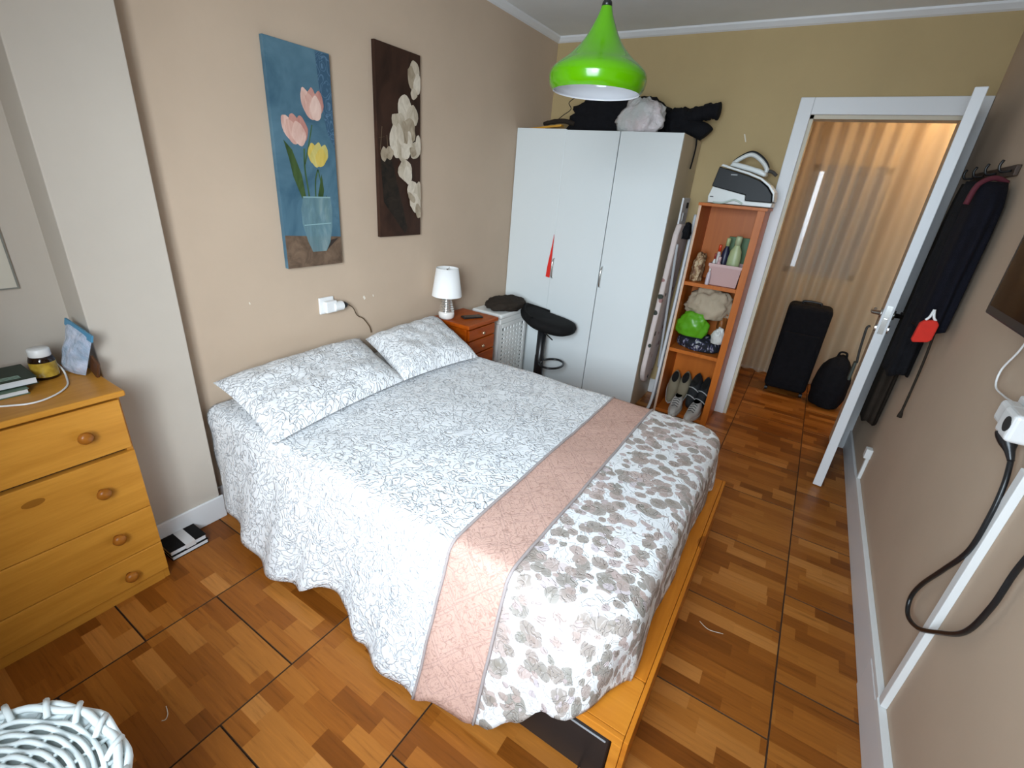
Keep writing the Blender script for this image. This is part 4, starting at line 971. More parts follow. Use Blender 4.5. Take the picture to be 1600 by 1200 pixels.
# middle shelf
k = NT('navy_print_cloth'); k.base(k.ramp(k.noise(k.mapping(k.coord(), (1, 1, 0.4)), 32, 2, 0.6, 0.6), [(0.48, (0.008, 0.010, 0.016)), (0.53, (0.025, 0.03, 0.07)), (0.58, (0.18, 0.16, 0.24)), (0.63, (0.42, 0.44, 0.42))], 'CONSTANT')); k.rough(0.8)
o = lump('folded_bag', k.m, (-0.51, 3.46, S2), (0.150, 0.125, 0.105), 40, 0.12, 1.4, ridge=0.1); tag(o, 'navy and white patterned bag at the bottom of the middle shelf', 'bag')
o = lump('green_pouch', mat('green_nylon', (0.10, 0.34, 0.012), 0.35, 0.12, 6), (-0.565, 3.375, S2 + 0.10), (0.105, 0.060, 0.165), 44, 0.2, 1.7, ridge=0.1, rotz=-0.1); tag(o, 'bright green nylon pouch on the middle shelf', 'pouch')
o = lump('beige_bag', mat('beige_canvas', (0.42, 0.34, 0.24), 0.8, 0.15, 9), (-0.50, 3.43, S2 + 0.235), (0.140, 0.09, 0.20), 47, 0.3, 1.9, ridge=0.2); tag(o, 'crumpled beige cloth bag piled on top of the middle shelf heap', 'bag')
o = lump('brown_pouch', mat('brown_leather', (0.26, 0.09, 0.02), 0.45, 0.2, 12), (-0.385, 3.46, S2 + 0.10), (0.036, 0.085, 0.24), 50, 0.2, 1.7, ridge=0.1); tag(o, 'orange-brown leather pouch at the right of the middle shelf', 'pouch')
o = lump('tissue_pack', mat('white_film', (0.60, 0.60, 0.57), 0.35, 0.1, 10), (-0.385, 3.345, S2 + 0.09), (0.038, 0.030, 0.11), 53, 0.25, 2.0, ridge=0.15); tag(o, 'small crumpled white plastic packet below the brown pouch', 'packet')
# shoes on the bottom shelf
def shoe(label, loc, rotz, tilt, um, sm, group, lace=None, straps=None, L=0.25, Wd=0.085):
    t = lthing('shoe', label, 'shoe', loc, rotz, group); t.rotation_euler = (tilt, 0, rotz)
    secs = []
    N = 22
    for i in range(N + 1):
        u = i / N
        wd = Wd / 2 * (0.62 + 0.38 * math.sin(PI * min(1, (1 - u) * 1.15) ** 0.9)) * (math.sqrt(max(0, 1 - ((u - 0.5) * 2) ** 8)))
        ht = 0.036 + 0.055 * (1 / (1 + math.exp(-(u - 0.52) * 16)))
        ht *= math.sqrt(max(0.0, 1 - max(0, (0.22 - u) / 0.22) ** 2.2)) * (1 if u < 0.97 else 0.9)
        secs.append((-L / 2 + L * u, max(wd, 0.002), max(ht, 0.003)))
    P = []
    for (y, wd, ht) in secs:
        row = []
        for k_ in range(15):
            a = PI * k_ / 14
            row.append((math.cos(a) * wd, y, 0.018 + ht * math.sin(a) ** 0.6))
        P.append(row)
    up = MB().grid(P).build('upper', um, t, smooth=True)
    so_ = []
    for (y, wd, ht) in secs: so_.append([(-wd * 1.06, y * 1.02, 0), (-wd * 1.08, y * 1.02, 0.020), (wd * 1.08, y * 1.02, 0.020), (wd * 1.06, y * 1.02, 0), (-wd * 1.06, y * 1.02, 0)])
    MB().grid(so_).build('sole', sm, t, smooth=False)
    op = MB().lathe([(0.0, 0.0), (1, 0.0)], 16); op.v = [(p[0] * Wd * 0.27, 0.055 + p[1] * 0.05, 0.1095) for p in op.v]; op.build('opening', M['gap'], t)
    if lace:
        for q in range(4):
            y = -0.055 + q * 0.020; z = 0.020 + 0.042 + 0.032 * (q / 3) + 0.006
            MB().tube([(-0.022, y, z - 0.008), (0, y, z + 0.003), (0.022, y, z - 0.008)], 0.003, 6).build('lace', lace, t)
    if straps:
        for y, z in ((-0.06, 0.066), (0.0, 0.085)):
            MB().tube(spline([(-0.036, y + 0.01, z - 0.02), (-0.01, y, z + 0.002), (0.02, y - 0.01, z), (0.036, y - 0.012, z - 0.022)], 4), 0.0042, 6).build('strap', straps, t)
    return t
wm = mat('white_canvas', (0.56, 0.54, 0.50), 0.7, 0.08, 14); ws = mat('white_rubber', (0.62, 0.61, 0.57), 0.5, 0.05)
dkl = mat('dark_lace', (0.05, 0.05, 0.045), 0.7); km = mat('khaki_suede', (0.22, 0.185, 0.12), 0.8, 0.1, 14); bm_ = mat('black_mesh', (0.012, 0.013, 0.014), 0.8, 0.3, 30)
shoe('white low sneaker at the left front of the bottom shelf', (-0.545, 3.345, S0 + 0.0006), 0.05, 0, wm, ws, 'white sneakers', dkl)
shoe('white low sneaker at the right front of the bottom shelf', (-0.415, 3.330, S0 + 0.0006), -0.12, 0, wm, ws, 'white sneakers', dkl)
shoe('khaki shoe with pale toe, left one of its pair, behind the white sneakers', (-0.618, 3.500, S0 + 0.100), 0.06, math.radians(40), km, ws, 'khaki shoes')
shoe('khaki shoe with pale toe, right one of its pair, next to the black shoe', (-0.542, 3.505, S0 + 0.110), -0.02, math.radians(40), km, ws, 'khaki shoes')
shoe('black shoe with light straps, left one of its pair, on the bottom shelf', (-0.462, 3.505, S0 + 0.115), -0.06, math.radians(42), bm_, M['blackp'], 'black strapped shoes', None, mat('pale_strap', (0.45, 0.46, 0.45), 0.5), 0.26, 0.085)
shoe('black shoe with light straps, right one of its pair, by the shelf side', (-0.392, 3.500, S0 + 0.105), -0.06, math.radians(42), bm_, M['blackp'], 'black strapped shoes', None, mat('pale_strap', (0.45, 0.46, 0.45), 0.5), 0.26, 0.075)

# ------------------------------------------------------------------ folded ironing board
ib = thing('ironing_board', 'folded ironing board with a white floral cover, upright beside the wardrobe', 'ironing board', (-0.77, 3.38, 0))
k = NT('floral_board_cover')
vo = k.n('ShaderNodeTexVoronoi'); vo.inputs['Scale'].default_value = 15.0; k.put(vo.inputs['Vector'], k.coord())
rs = k.n('ShaderNodeSeparateColor'); k.put(rs.inputs[0], vo.outputs['Color'])
f = k.math('MULTIPLY', k.math('LESS_THAN', k.math('ADD', vo.outputs['Distance'], k.math('MULTIPLY', k.noise(k.coord(), 50, 2), 0.25)), 0.40), k.math('GREATER_THAN', rs.outputs[0], 0.45))
k.base(k.mix(f, (0.58, 0.50, 0.47, 1), k.ramp(rs.outputs[1], [(0.3, (0.04, 0.045, 0.035)), (0.45, (0.30, 0.16, 0.15)), (0.8, (0.42, 0.30, 0.29))], 'CONSTANT'))); k.rough(0.85); k.bump(k.noise(k.coord(), 40, 3), 0.3, 0.01)
bp = []
for i in range(13):
    a = PI + PI * i / 12; bp.append((3.345 + 0.135 * math.cos(a), 0.36 + 0.16 * math.sin(a)))
bp += [(3.49, 0.6), (3.50, 1.25), (3.47, 1.335), (3.24, 1.345), (3.205, 1.28), (3.205, 0.6)]
def lean(p):   # lean the board a little away from the wardrobe at the top
    return (p[0] + 0.040 * (p[2] - 0.2) / 1.2, p[1], p[2])
mb = MB().prism(bp, 0, -0.828, -0.792); mb.v = [lean(p) for p in mb.v]; mb.build('padded_board', k.m, ib, bevel=0.012, seg=3)
wmet = mat('white_tube_metal', (0.60, 0.61, 0.62), 0.35, 0.03); gm = mat('grey_tube_metal', (0.42, 0.43, 0.44), 0.35, 0.03)
MB().tube(spline([(-0.728, 3.45, 1.40), (-0.722, 3.40, 1.2), (-0.716, 3.36, 0.8), (-0.715, 3.33, 0.35), (-0.716, 3.30, 0.10), (-0.726, 3.275, 0.012)], 8), 0.011, 10).build('leg', wmet, ib, smooth=True)
MB().tube(spline([(-0.738, 3.52, 1.35), (-0.738, 3.50, 0.9), (-0.742, 3.50, 0.45), (-0.748, 3.50, 0.014)], 8), 0.011, 10).build('leg', gm, ib, smooth=True)
MB().tube(spline([(-0.755, 3.23, 1.22), (-0.752, 3.30, 0.9), (-0.752, 3.40, 0.5), (-0.752, 3.45, 0.3)], 8), 0.009, 10).build('brace', gm, ib, smooth=True)
ir = MB().obox((-0.782, 3.33, 1.405), (0.012, 0.17, 0.19)); ir.build('iron_rest', wmet, ib, bevel=0.003)
MB().obox((-0.7745, 3.36, 1.455), (0.003, 0.05, 0.035)).build('rest_slot', M['gap'], ib)
MB().obox((-0.7745, 3.33, 1.385), (0.003, 0.07, 0.05)).build('rest_slot', gm, ib)
cl = lump('dark_cover', M['black'], (-0.735, 3.335, 1.25), (0.022, 0.055, 0.10), 66, 0.3, 2.4, ridge=0.2); tag(cl, 'small dark cloth stuffed beside the top of the ironing board', 'cloth')

# ------------------------------------------------------------------ chest of drawers
CX0, CX1, CY0, CY1, CZ = -2.104, -1.75, -0.30, 0.492, 0.803
cd = thing('chest_of_drawers', 'honey pine chest of drawers with round knobs in the alcove', 'chest of drawers', ((CX0 + CX1) / 2, (CY0 + CY1) / 2, 0))
MB().box(CX0, CX1 + 0.018, CY0 - 0.01, CY1 + 0.010, CZ - 0.020, CZ).build('top', M['pine_y'], cd, bevel=0.005, seg=3)
MB().box(CX0, CX1 - 0.014, CY1 - 0.018, CY1, 0, CZ - 0.0205).build('side_panel', M['pine_z'], cd, bevel=0.001)
MB().box(CX0, CX1 - 0.014, CY0, CY0 + 0.018, 0, CZ - 0.0205).build('side_panel', M['pine_z'], cd, bevel=0.001)
MB().box(CX0, CX0 + 0.006, CY0 + 0.018, CY1 - 0.018, 0.02, CZ - 0.0205).build('back_panel', M['pine_z'], cd)
MB().box(CX1 - 0.045, CX1 - 0.028, CY0 + 0.018, CY1 - 0.018, 0.03, CZ - 0.0205).build('inner_front', M['gap'], cd)
MB().box(CX1 - 0.040, CX1 - 0.012, CY0 + 0.018, CY1 - 0.018, 0.0, 0.045).build('plinth', M['pine_y'], cd)
for i, (za, zb, kz) in enumerate(((0.593, 0.770, 0.683), (0.346, 0.579, 0.472), (0.179, 0.343, 0.279), (0.048, 0.176, 0.108))):
    ov = 0.004 if i else 0.0
    d = MB().box(CX1 - 0.0275, CX1, CY0 + 0.004, CY1 - 0.006 + ov, za, zb).build('drawer', M['pine_y'], cd, bevel=0.003)
    for ky in (0.374, -0.182):
        MB().lathe([(0.010, 0), (0.011, 0.008), (0.017, 0.014), (0.020, 0.022), (0.017, 0.030), (0.008, 0.034), (0, 0.035)], 20, (CX1, ky, kz), 0).build('knob', M['knob'], d, smooth=True)
# things on the chest
jr = lthing('pill_jar', 'dark jar with white lid and gold label on the chest of drawers', 'jar', (-2.005, 0.392, CZ))
MB().lathe([(0, 0), (0.030, 0), (0.033, 0.004), (0.033, 0.062), (0.029, 0.074), (0.024, 0.078)], 28).build('body', mat('brown_glass', (0.015, 0.006, 0.003), 0.08, 0.1), jr, smooth=True)
k = NT('gold_label'); k.base(k.ramp(k.noise(k.coord(), 30, 2), [(0.35, (0.36, 0.22, 0.02)), (0.62, (0.62, 0.42, 0.06)), (0.70, (0.6, 0.6, 0.52))])); k.rough(0.3)
MB().lathe([(0.0334, 0.010), (0.0334, 0.058)], 28, caps=False).build('label', k.m, jr, smooth=True)
MB().lathe([(0.0265, 0.074), (0.0275, 0.078), (0.0275, 0.098), (0.025, 0.101), (0, 0.101)], 28).build('lid', M['plastic'], jr, smooth=True)
zb_ = thing('zip_bag', 'clear zip bag with blue seal, stuffed and leaning by the pillar', 'zip bag', (-1.99, 0.46, CZ))
bl, br_, tl, tr = Vector((-2.045, 0.445, CZ + 0.002)), Vector((-1.935, 0.470, CZ + 0.002)), Vector((-2.035, 0.488, 0.975)), Vector((-1.865, 0.497, 0.950))
k = NT('bluish_film'); k.base(k.ramp(k.noise(k.coord(), 16, 4, 0.6, 0.8), [(0.3, (0.30, 0.42, 0.56)), (0.5, (0.52, 0.60, 0.76)), (0.7, (0.72, 0.75, 0.86))])); k.rough(0.25); k.b.inputs['Transmission Weight'].default_value = 0.15; k.bump(k.noise(k.coord(), 26, 3), 0.5, 0.02)
mb = MB(); nrm = (br_ - bl).cross(tl - bl).normalized()
for side in (1, -1):
    P = []
    for i in range(15):
        row = []
        for j in range(15):
            u, v = i / 14, j / 14
            p = (bl * (1 - u) + br_ * u) * (1 - v) + (tl * (1 - u) + tr * u) * v
            e = (max(0, 1 - (2 * u - 1) ** 4)) * max(0, (1 - v)) ** 0.6 * min(1, 0.35 + v * 4)
            p = p + nrm * side * (0.026 if (nrm.y * side) < 0 else 0.008) * e * (1 + 0.5 * noise.noise(Vector((u * 5, v * 5, 2 + side))))
            row.append(p)
        P.append(row)
    mb.grid(P)
mb.build('pouch', k.m, zb_, smooth=True)
zm = mat('blue_zip', (0.06, 0.26, 0.44), 0.35)
zs = MB(); up = (tl - bl).normalized()
zs.add([tl - up * 0.018 - nrm * 0.003, tr - up * 0.018 - nrm * 0.003, tr + up * 0.004 - nrm * 0.003, tl + up * 0.004 - nrm * 0.003, tl - up * 0.018 + nrm * 0.003, tr - up * 0.018 + nrm * 0.003, tr + up * 0.004 + nrm * 0.003, tl + up * 0.004 + nrm * 0.003],
       [(0, 1, 2, 3), (4, 7, 6, 5), (0, 4, 5, 1), (1, 5, 6, 2), (2, 6, 7, 3), (3, 7, 4, 0)]); zs.build('zip_seal', zm, zb_)
o = MB().obox((-1.905, 0.492, CZ + 0.034), (0.05, 0.008, 0.065), Matrix.Rotation(0.45, 3, 'Y') @ Matrix.Rotation(-0.05, 3, 'X')).build('wooden_block', mat('dark_brown_wood', (0.09, 0.032, 0.010), 0.5), None, bevel=0.002); tag(o, 'small dark brown wooden piece leaning behind the zip bag', 'wooden piece')
def book(name, label, cat, x0, x1, y0, y1, z, h, cm_, group, strip=None):
    t = thing(name, label, cat, ((x0 + x1) / 2, (y0 + y1) / 2, z), group)
    MB().box(x0, x1, y0, y1, z + 0.0005, z + 0.003).build('back_cover', cm_, t)
    MB().box(x0 + 0.003, x1 - 0.002, y0 + 0.003, y1 - 0.003, z + 0.0032, z + h - 0.0028).build('pages', mat('page_edges', (0.72, 0.74, 0.76), 0.7), t)
    MB().box(x0, x1, y0, y1, z + h - 0.0026, z + h).build('front_cover', cm_, t)
    if strip: strip(t, z + h)
    return t
dg = mat('dark_green_cover', (0.010, 0.028, 0.016), 0.5, 0.1); bkc = M['blacksoft']
book('notebook', 'white-paged notebook under the dark green one on the chest', 'notebook', -2.03, -1.895, 0.10, 0.322, CZ, 0.018, mat('grey_green_cover', (0.10, 0.16, 0.11), 0.5), 'notebooks on the chest')
def lab(t, z):
    for q in range(3): MB().box(-1.955 + q * 0.010, -1.950 + q * 0.010, 0.255, 0.320, z + 0.0001, z + 0.0006).build('printed_line', mat('pale_green_print', (0.28, 0.40, 0.32), 0.5), t)
book('notebook', 'dark green notebook with printed lines on the chest of drawers', 'notebook', -2.06, -1.915, 0.10, 0.352, CZ + 0.0185, 0.024, dg, 'notebooks on the chest', lab)
cb_ = MB().tube(spline([(-2.095, 0.44, CZ + 0.010), (-2.06, 0.43, CZ + 0.030), (-2.00, 0.432, CZ + 0.020), (-1.954, 0.426, CZ + 0.004), (-1.874, 0.403, CZ + 0.004), (-1.821, 0.356, CZ + 0.004), (-1.804, 0.301, CZ + 0.004), (-1.839, 0.242, CZ + 0.004), (-1.90, 0.16, CZ + 0.004)], 8), 0.0028, 8).build('charging_cable', M['plastic'], None, smooth=True)
tag(cb_, 'white charging cable curving over the top of the chest', 'cable')
# notebooks on the floor
def wst(t, z):
    MB().box(-1.985, -1.818, 0.590, 0.625, z + 0.0001, z + 0.0008).build('white_band', mat('white_paper_band', (0.62, 0.61, 0.60), 0.6), t)
book('notebook', 'black notebook at the bottom of the floor stack by the baseboard', 'notebook', -1.985, -1.826, 0.530, 0.668, 0.0, 0.022, bkc, 'black notebooks on the floor')
book('notebook', 'black notebook with a white band, top of the floor stack by the baseboard', 'notebook', -1.983, -1.828, 0.528, 0.665, 0.0225, 0.024, bkc, 'black notebooks on the floor', None)
fb = bpy.data.objects['notebook.003'] if 'notebook.003' in bpy.data.objects else None
MB().box(-1.960, -1.8275, 0.585, 0.622, 0.0467, 0.0473).build('white_band', mat('white_paper_band', (0.66, 0.65, 0.64), 0.6), fb)
MB().box(-1.8278, -1.8272, 0.585, 0.622, 0.024, 0.0470).build('white_band', mat('white_paper_band', (0.66, 0.65, 0.64), 0.6), fb)

# ------------------------------------------------------------------ white wicker pouf
KX, KY, KZ, KR = -0.932, -0.171, 0.42, 0.272
kb = thing('wicker_basket', 'round white painted wicker basket with woven lid in the foreground', 'basket', (KX, KY, 0))
M['wick'] = mat('white_painted_wicker', (0.74, 0.80, 0.80), 0.5, 0.06, 30)
under = mat('wicker_shade_core', (0.42, 0.46, 0.45), 0.8, 0.1, 20)
MB().lathe([(0, KZ - 0.014), (KR - 0.02, KZ - 0.018), (KR - 0.02, KZ - 0.02)], 48, (KX, KY, 0)).build('lid_core', under, kb)
nsp = 28
for i in range(nsp):
    a = 2 * PI * i / nsp
    MB().tube([(KX + math.cos(a) * r, KY + math.sin(a) * r, KZ - 0.005) for r in (0.02, 0.12, KR)], 0.0042, 6).build('spoke', M['wick'], kb, smooth=True)
for r_i in range(17):
    r = 0.025 + r_i * 0.0135
    pts = []
    n = nsp * 5
    for q in range(n):
        a = 2 * PI * q / n
        pts.append((KX + math.cos(a) * r, KY + math.sin(a) * r, KZ - 0.002 + 0.0052 * math.sin(a * nsp / 2 + (PI if r_i % 2 else 0))))
    MB().tube(pts, 0.0050, 6, closed=True).build('woven_strand', M['wick'], kb, smooth=True)
for q, (rr, zz) in enumerate(((KR - 0.008, 0.002), (KR + 0.002, -0.006), (KR - 0.004, -0.016))):
    pts = [(KX + math.cos(2 * PI * i / 96) * (rr + 0.003 * math.sin(i * 0.9 + q * 2)), KY + math.sin(2 * PI * i / 96) * (rr + 0.003 * math.sin(i * 0.9 + q * 2)), KZ + zz + 0.004 * math.cos(i * 0.9 + q * 2)) for i in range(96)]
    MB().tube(pts, 0.0075, 7, closed=True).build('rim_strand', M['wick'], kb, smooth=True)
for i in range(24):
    a = 2 * PI * i / 24 + 0.05
    p0 = Vector((KX + math.cos(a) * (KR - 0.028), KY + math.sin(a) * (KR - 0.028), KZ + 0.004)); p1 = Vector((KX + math.cos(a + 0.10) * (KR + 0.005), KY + math.sin(a + 0.10) * (KR + 0.005), KZ + 0.010))
    MB().tube([p0, (p0 + p1) / 2 + Vector((0, 0, 0.006)), p1], 0.0058, 7).build('rim_end', M['wick'], kb, smooth=True)
for j in range(20):
    z = 0.012 + j * 0.0205; rr = KR - 0.012 - 0.03 * (1 - z / KZ)
    pts = []
    for q in range(120):
        a = 2 * PI * q / 120; ro = rr + 0.005 * math.sin(a * 15 + (PI if j % 2 else 0)); pts.append((KX + math.cos(a) * ro, KY + math.sin(a) * ro, z))
    MB().tube(pts, 0.0105, 6, closed=True).build('side_strand', M['wick'], kb, smooth=True)

# ------------------------------------------------------------------ television and its cables
tv = thing('television', 'black flat television on the right wall', 'television', (0.52, 1.45, 1.265))
MB().box(0.485, 0.525, 0.98, 1.935, 1.265, 1.815).build('casing', M['blackp'], tv, bevel=0.006)
MB().box(0.4835, 0.4848, 1.005, 1.910, 1.292, 1.792).build('screen', mat('black_glass', (0.006, 0.006, 0.007), 0.06, 0.05), tv)
MB().box(0.526, XR - 0.001, 1.3, 1.6, 1.4, 1.65).build('wall_bracket', M['blackp'], tv)
tc = MB().tube(spline([(0.545, 1.74, 1.263), (0.55, 1.775, 1.20), (0.55, 1.822, 1.13), (0.55, 1.80, 1.085), (0.55, 1.72, 1.083), (0.548, 1.655, 1.09)], 8), 0.0026, 8).build('antenna_cable', M['plastic'], None, smooth=True)
tag(tc, 'thin white cable looping under the television', 'cable')
ws_ = thing('wall_socket', 'white double socket adapter on the right wall below the television', 'socket', (XR, 1.55, 1.03))
MB().box(XR - 0.012, XR - 0.0005, 1.47, 1.64, 1.035, 1.115).build('plate', M['plastic'], ws_, bevel=0.004)
MB().box(XR - 0.050, XR - 0.012, 1.548, 1.615, 1.045, 1.105).build('adapter', M['plastic'], ws_, bevel=0.012, seg=3)
MB().box(XR - 0.060, XR - 0.012, 1.46, 1.542, 1.04, 1.11).build('adapter', M['plastic'], ws_, bevel=0.010, seg=3)
MB().lathe([(0, -0.0615), (0.019, -0.0615), (0.019, -0.058)], 20, (XR, 1.485, 1.078), 0).build('outlet_hole', M['gap'], ws_)
cr = thing('extension_cord', 'thick black power cord hanging in a loop on the right wall', 'cord', (XR - 0.02, 1.4, 0.42))
cx = XR - 0.022
MB().tube(spline([(cx - 0.018, 1.520, 1.050), (cx - 0.012, 1.510, 1.030), (cx - 0.006, 1.490, 1.010), (cx, 1.478, 0.992)], 4), [0.022, 0.023, 0.023, 0.022, 0.020, 0.018, 0.015, 0.012, 0.010, 0.009, 0.008, 0.007, 0.007], 12).build('plug', M['blackp'], cr, smooth=True)
MB().tube(spline([(cx, 1.478, 0.992), (cx, 1.445, 0.94), (cx, 1.425, 0.86), (cx, 1.425, 0.75), (cx, 1.49, 0.63), (cx, 1.555, 0.52), (cx, 1.572, 0.45), (cx, 1.53, 0.418), (cx, 1.44, 0.455), (cx, 1.34, 0.54), (cx, 1.245, 0.64), (cx, 1.215, 0.75), (cx, 1.215, 0.86), (cx, 1.19, 0.98), (cx, 1.13, 1.12), (cx, 1.10, 1.20)], 8), 0.0062, 8).build('cable', M['blackp'], cr, smooth=True)

# ------------------------------------------------------------------ coats behind the door
hk = thing('coat_rack', 'dark wall rack with hooks behind the open door', 'coat rack', (XR, 2.8, 1.70))
MB().box(XR - 0.016, XR - 0.0005, 2.62, 3.30, 1.68, 1.72).build('rail', mat('dark_wood', (0.05, 0.025, 0.012), 0.5), hk, bevel=0.003)
for y in (2.66, 2.86, 3.06, 3.25):
    MB().tube(spline([(XR - 0.016, y, 1.70), (XR - 0.045, y, 1.695), (XR - 0.055, y, 1.715), (XR - 0.05, y, 1.735)], 4), 0.005, 6).build('hook', M['blackp'], hk, smooth=True)
def coat(name, label, m, y0, y1, x0, x1, zt, zb, seed, folds=7):
    P = []; cy, cx_ = (y0 + y1) / 2, (x0 + x1) / 2; ry, rx = (y1 - y0) / 2, (x1 - x0) / 2
    nz = 26
    for i in range(64):
        a = 2 * PI * i / 64; row = []
        for j in range(nz + 1):
            t = j / nz
            sh_ = min(1, (0.18 + 1.9 * t)) if t < 0.43 else 1.0
            sh_ = 0.30 + 0.70 * min(1, (t / 0.16)) ** 0.5
            f = 1 + (0.10 * math.sin(a * folds + seed) + 0.08 * noise.noise(Vector((math.cos(a) * 2, math.sin(a) * 2, t * 4 + seed)))) * min(1, t * 3)
            row.append((min(cx_ + math.cos(a) * rx * (0.75 + 0.25 * sh_) * f, XR - 0.004), cy + math.sin(a) * ry * sh_ * f, zt - (zt - zb) * t - 0.012 * math.sin(a * 3 + seed) * t))
        P.append(row)
    mb = MB().grid(P, closed_u=True)
    n = 64; m_ = nz + 1
    mb.f.append(tuple(i * m_ for i in range(n))); mb.f.append(tuple(i * m_ + nz for i in range(n))[::-1])
    o = mb.build(name, m, None, smooth=True); tag(o, label, 'coat', 'coats hanging behind the door'); return o
coat('hanging_coat', 'navy coat hanging nearest on the wall behind the open door', M['navy'], 2.48, 2.765, 0.458, 0.558, 1.655, 1.075, 1.0)
coat('hanging_coat', 'long black coat hanging between the navy coat and the door edge', M['black'], 2.775, 2.955, 0.458, 0.560, 1.665, 0.80, 2.3, 6)
coat('hanging_coat', 'long dark brown coat hanging deepest behind the open door', M['brownblack'], 2.985, 3.20, 0.486, 0.560, 1.665, 0.45, 4.1, 6)
o = MB().tube(spline([(0.545, 2.62, 1.655), (0.50, 2.60, 1.668), (0.458, 2.58, 1.64), (0.446, 2.57, 1.57)], 6), 0.010, 8).build('scarf', mat('plum_cloth', (0.10, 0.012, 0.022), 0.8), None, smooth=True); tag(o, 'plum scarf end draped over the navy coat', 'scarf')
rp_ = thing('red_pouch', 'small red felt pouch with white tie hanging from the navy coat', 'pouch', (0.455, 2.47, 1.03))
pr_ = [(0.438, 1.050), (0.444, 1.040), (0.490, 1.050), (0.500, 1.062), (0.502, 1.125), (0.490, 1.140), (0.455, 1.135), (0.442, 1.12)]
MB().prism(pr_, 1, 2.43, 2.455).build('body', M['redf'], rp_, bevel=0.005)
MB().tube(spline([(0.488, 2.442, 1.138), (0.478, 2.442, 1.15), (0.470, 2.445, 1.18)], 4), 0.005, 6).build('tie', M['plastic'], rp_, smooth=True)
MB().tube(spline([(0.456, 2.442, 1.135), (0.465, 2.442, 1.15), (0.470, 2.445, 1.18)], 4), 0.005, 6).build('tie', M['plastic'], rp_, smooth=True)
o = MB().tube(spline([(0.53, 2.60, 1.10), (0.54, 2.60, 0.95), (0.545, 2.605, 0.80), (0.545, 2.60, 0.66)], 6), [0.005] * 17 + [0.009, 0.010], 8).build('bag_strap', M['brownblack'], None, smooth=True); tag(o, 'thin dark strap dangling below the coats on the right wall', 'strap')

# ------------------------------------------------------------------ keys on the door
kc = thing('key_strap', 'dark key strap dangling from the door lock', 'key strap', (0.375, 3.02, 0.7))
MB().tube(spline([(0.362, 3.024, 0.965), (0.350, 3.022, 0.955), (0.352, 3.02, 0.90), (0.358, 3.02, 0.82), (0.366, 3.02, 0.76)], 6), 0.006, 8).build('strap', mat('dark_strap', (0.03, 0.028, 0.024), 0.7), kc, smooth=True)
MB().box(0.352, 0.366, 2.998, 3.042, 0.66, 0.765).build('fob', mat('green_grey_fob', (0.05, 0.06, 0.05), 0.6), kc, bevel=0.006)

# ------------------------------------------------------------------ hall: curtain, lamp, suitcase, backpack
k = NT('sheer_cream_curtain')
k.b.inputs['Base Color'].default_value = (0.74, 0.62, 0.46, 1); k.rough(0.9)
tr_ = k.n('ShaderNodeBsdfTranslucent'); tr_.inputs[0].default_value = (0.74, 0.64, 0.50, 1)
tp = k.n('ShaderNodeBsdfTransparent')
m1 = k.n('ShaderNodeMixShader'); m1.inputs[0].default_value = 0.45
k.nt.links.new(k.b.outputs[0], m1.inputs[1]); k.nt.links.new(tr_.outputs[0], m1.inputs[2])
m2 = k.n('ShaderNodeMixShader'); m2.inputs[0].default_value = 0.38
k.nt.links.new(m1.outputs[0], m2.inputs[1]); k.nt.links.new(tp.outputs[0], m2.inputs[2])
k.nt.links.new(m2.outputs[0], k.nt.nodes['Material Output'].inputs['Surface'])
ct = thing('sheer_curtain', 'long cream sheer curtain hanging across the hall', 'curtain', (0, 4.82, 0.02))
P = []
for i in range(241):
    x = -0.88 + 1.74 * i / 240; row = []
    for j in range(13):
        t = j / 12; z = 2.42 - 2.39 * t
        amp = 0.030 * (0.6 + 0.4 * t)
        y = 4.82 + amp * math.sin(x * 52 + 1.3 * math.sin(x * 7) + 0.3 * t) + 0.012 * math.sin(x * 21 + t)
        row.append((x + 0.01 * math.sin(t * 3 + x * 9), y, z))
    P.append(row)
MB().grid(P).build('drape', k.m, ct, smooth=True)
MB().tube([(-0.895, 4.82, 2.425), (0.895, 4.82, 2.425)], 0.010, 10).build('rod', M['chrome'], ct)
hl = thing('hall_ceiling_lamp', 'small warm ceiling lamp in the hall', 'lamp', (0.66, 4.45, ZC))
k = NT('warm_lamp_glass'); k.base((0.9, 0.8, 0.6)); k.b.inputs['Emission Color'].default_value = (1.0, 0.70, 0.38, 1); k.b.inputs['Emission Strength'].default_value = 85.0
MB().lathe([(0, -0.07), (0.05, -0.065), (0.09, -0.04), (0.10, -0.012)], 28, (0.66, 4.45, ZC)).build('diffuser', k.m, hl, smooth=True)
MB().lathe([(0.105, -0.012), (0.105, -0.001)], 28, (0.66, 4.45, ZC)).build('base', M['white'], hl)

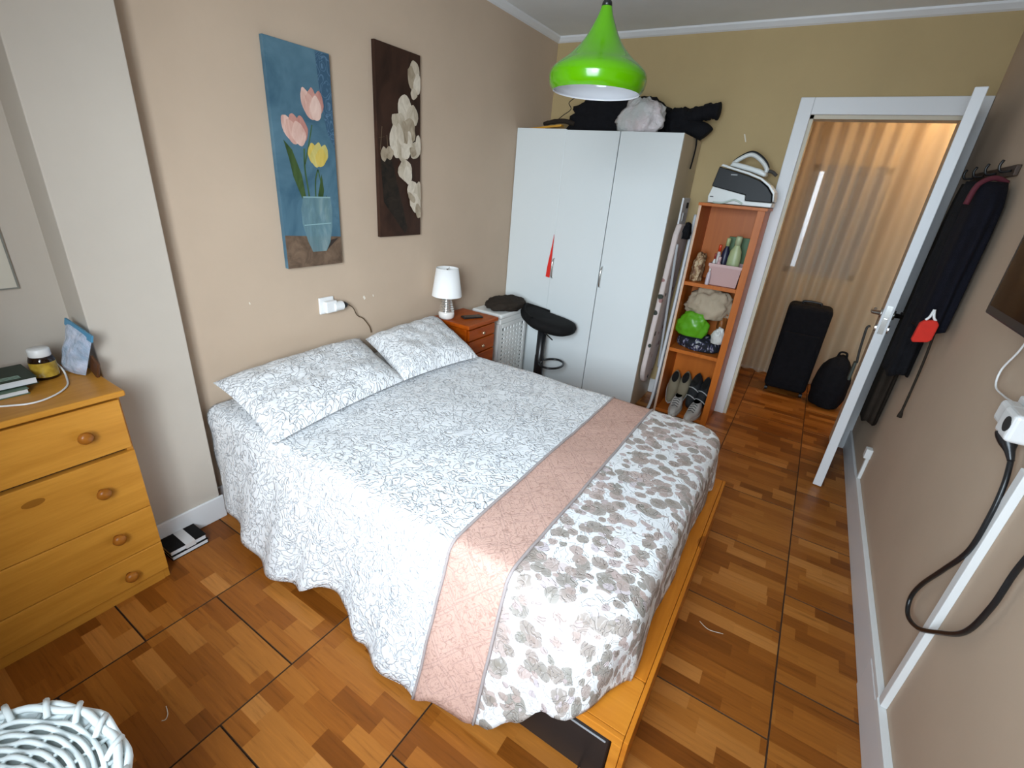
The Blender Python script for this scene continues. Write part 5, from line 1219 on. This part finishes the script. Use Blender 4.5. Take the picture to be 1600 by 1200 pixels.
sc_ = thing('suitcase', 'large upright black suitcase standing in the hall by the curtain', 'suitcase', (0.11, 4.52, 0))
mb = MB().box(-0.045, 0.275, 4.42, 4.64, 0.035, 0.775)
mb.build('body', M['black'], sc_, bevel=0.04, seg=4)
MB().box(-0.015, 0.245, 4.400, 4.4195, 0.10, 0.55).build('front_pocket', M['black'], sc_, bevel=0.008)
MB().tube(spline([(0.05, 4.53, 0.772), (0.06, 4.53, 0.795), (0.17, 4.53, 0.795), (0.18, 4.53, 0.772)], 5), 0.010, 8).build('handle', M['blackp'], sc_, smooth=True)
for x in (-0.02, 0.25):
    for y in (4.45, 4.61):
        MB().tube([(x - 0.012, y, 0.02), (x + 0.012, y, 0.02)], 0.020, 14).build('wheel', M['blackp'], sc_)
bpk = thing('backpack', 'black backpack slumped on the hall floor beside the suitcase', 'backpack', (0.43, 4.42, 0))
lump('body', M['black'], (0.425, 4.42, 0.0), (0.125, 0.12, 0.44), 71, 0.12, 1.3, parent=bpk, ridge=0.05)
MB().tube(spline([(0.40, 4.40, 0.435), (0.41, 4.40, 0.47), (0.45, 4.40, 0.47), (0.46, 4.40, 0.43)], 5), 0.008, 8).build('strap', M['black'], bpk, smooth=True)

# ------------------------------------------------------------------ small marks and threads
def chip(wall, pts3, m):
    mb = MB(); mb.add(pts3, [tuple(range(len(pts3)))]); return mb.build('paint_chip', m, wall)
plm = mat('bare_plaster', (0.78, 0.72, 0.62), 0.9, 0.05)
for (y, z, r) in ((1.727, 0.859, 0.010), (1.791, 0.861, 0.006), (1.094, 0.932, 0.005)):
    chip(bpy.data.objects['wall_left'], [(XL + 0.0006, y + r * math.cos(a) * (0.7 + 0.4 * math.sin(a * 2 + y * 9)), z + r * 1.2 * math.sin(a)) for a in [2 * PI * q / 9 for q in range(9)]], plm)
chip(bpy.data.objects['wall_back'], [(-0.586, YB - 0.0006, 1.905), (-0.578, YB - 0.0006, 1.905), (-0.560, YB - 0.0006, 1.86), (-0.567, YB - 0.0006, 1.86)], plm)
th = mat('pale_thread', (0.72, 0.66, 0.55), 0.8)
o = MB().tube(spline([(0.029, 1.546, 0.0014), (0.066, 1.528, 0.0014), (0.117, 1.542, 0.0014)], 6), 0.0012, 5).build('thread', th, None, smooth=True); tag(o, 'pale curved thread lying on the floor beside the bed foot', 'thread')
o = MB().tube(spline([(-1.246, 0.250, 0.0014), (-1.220, 0.243, 0.0014), (-1.207, 0.232, 0.0014), (-1.212, 0.224, 0.0014)], 6), 0.0012, 5).build('thread', th, None, smooth=True); tag(o, 'short pale curl of thread on the floor near the wicker basket', 'thread')
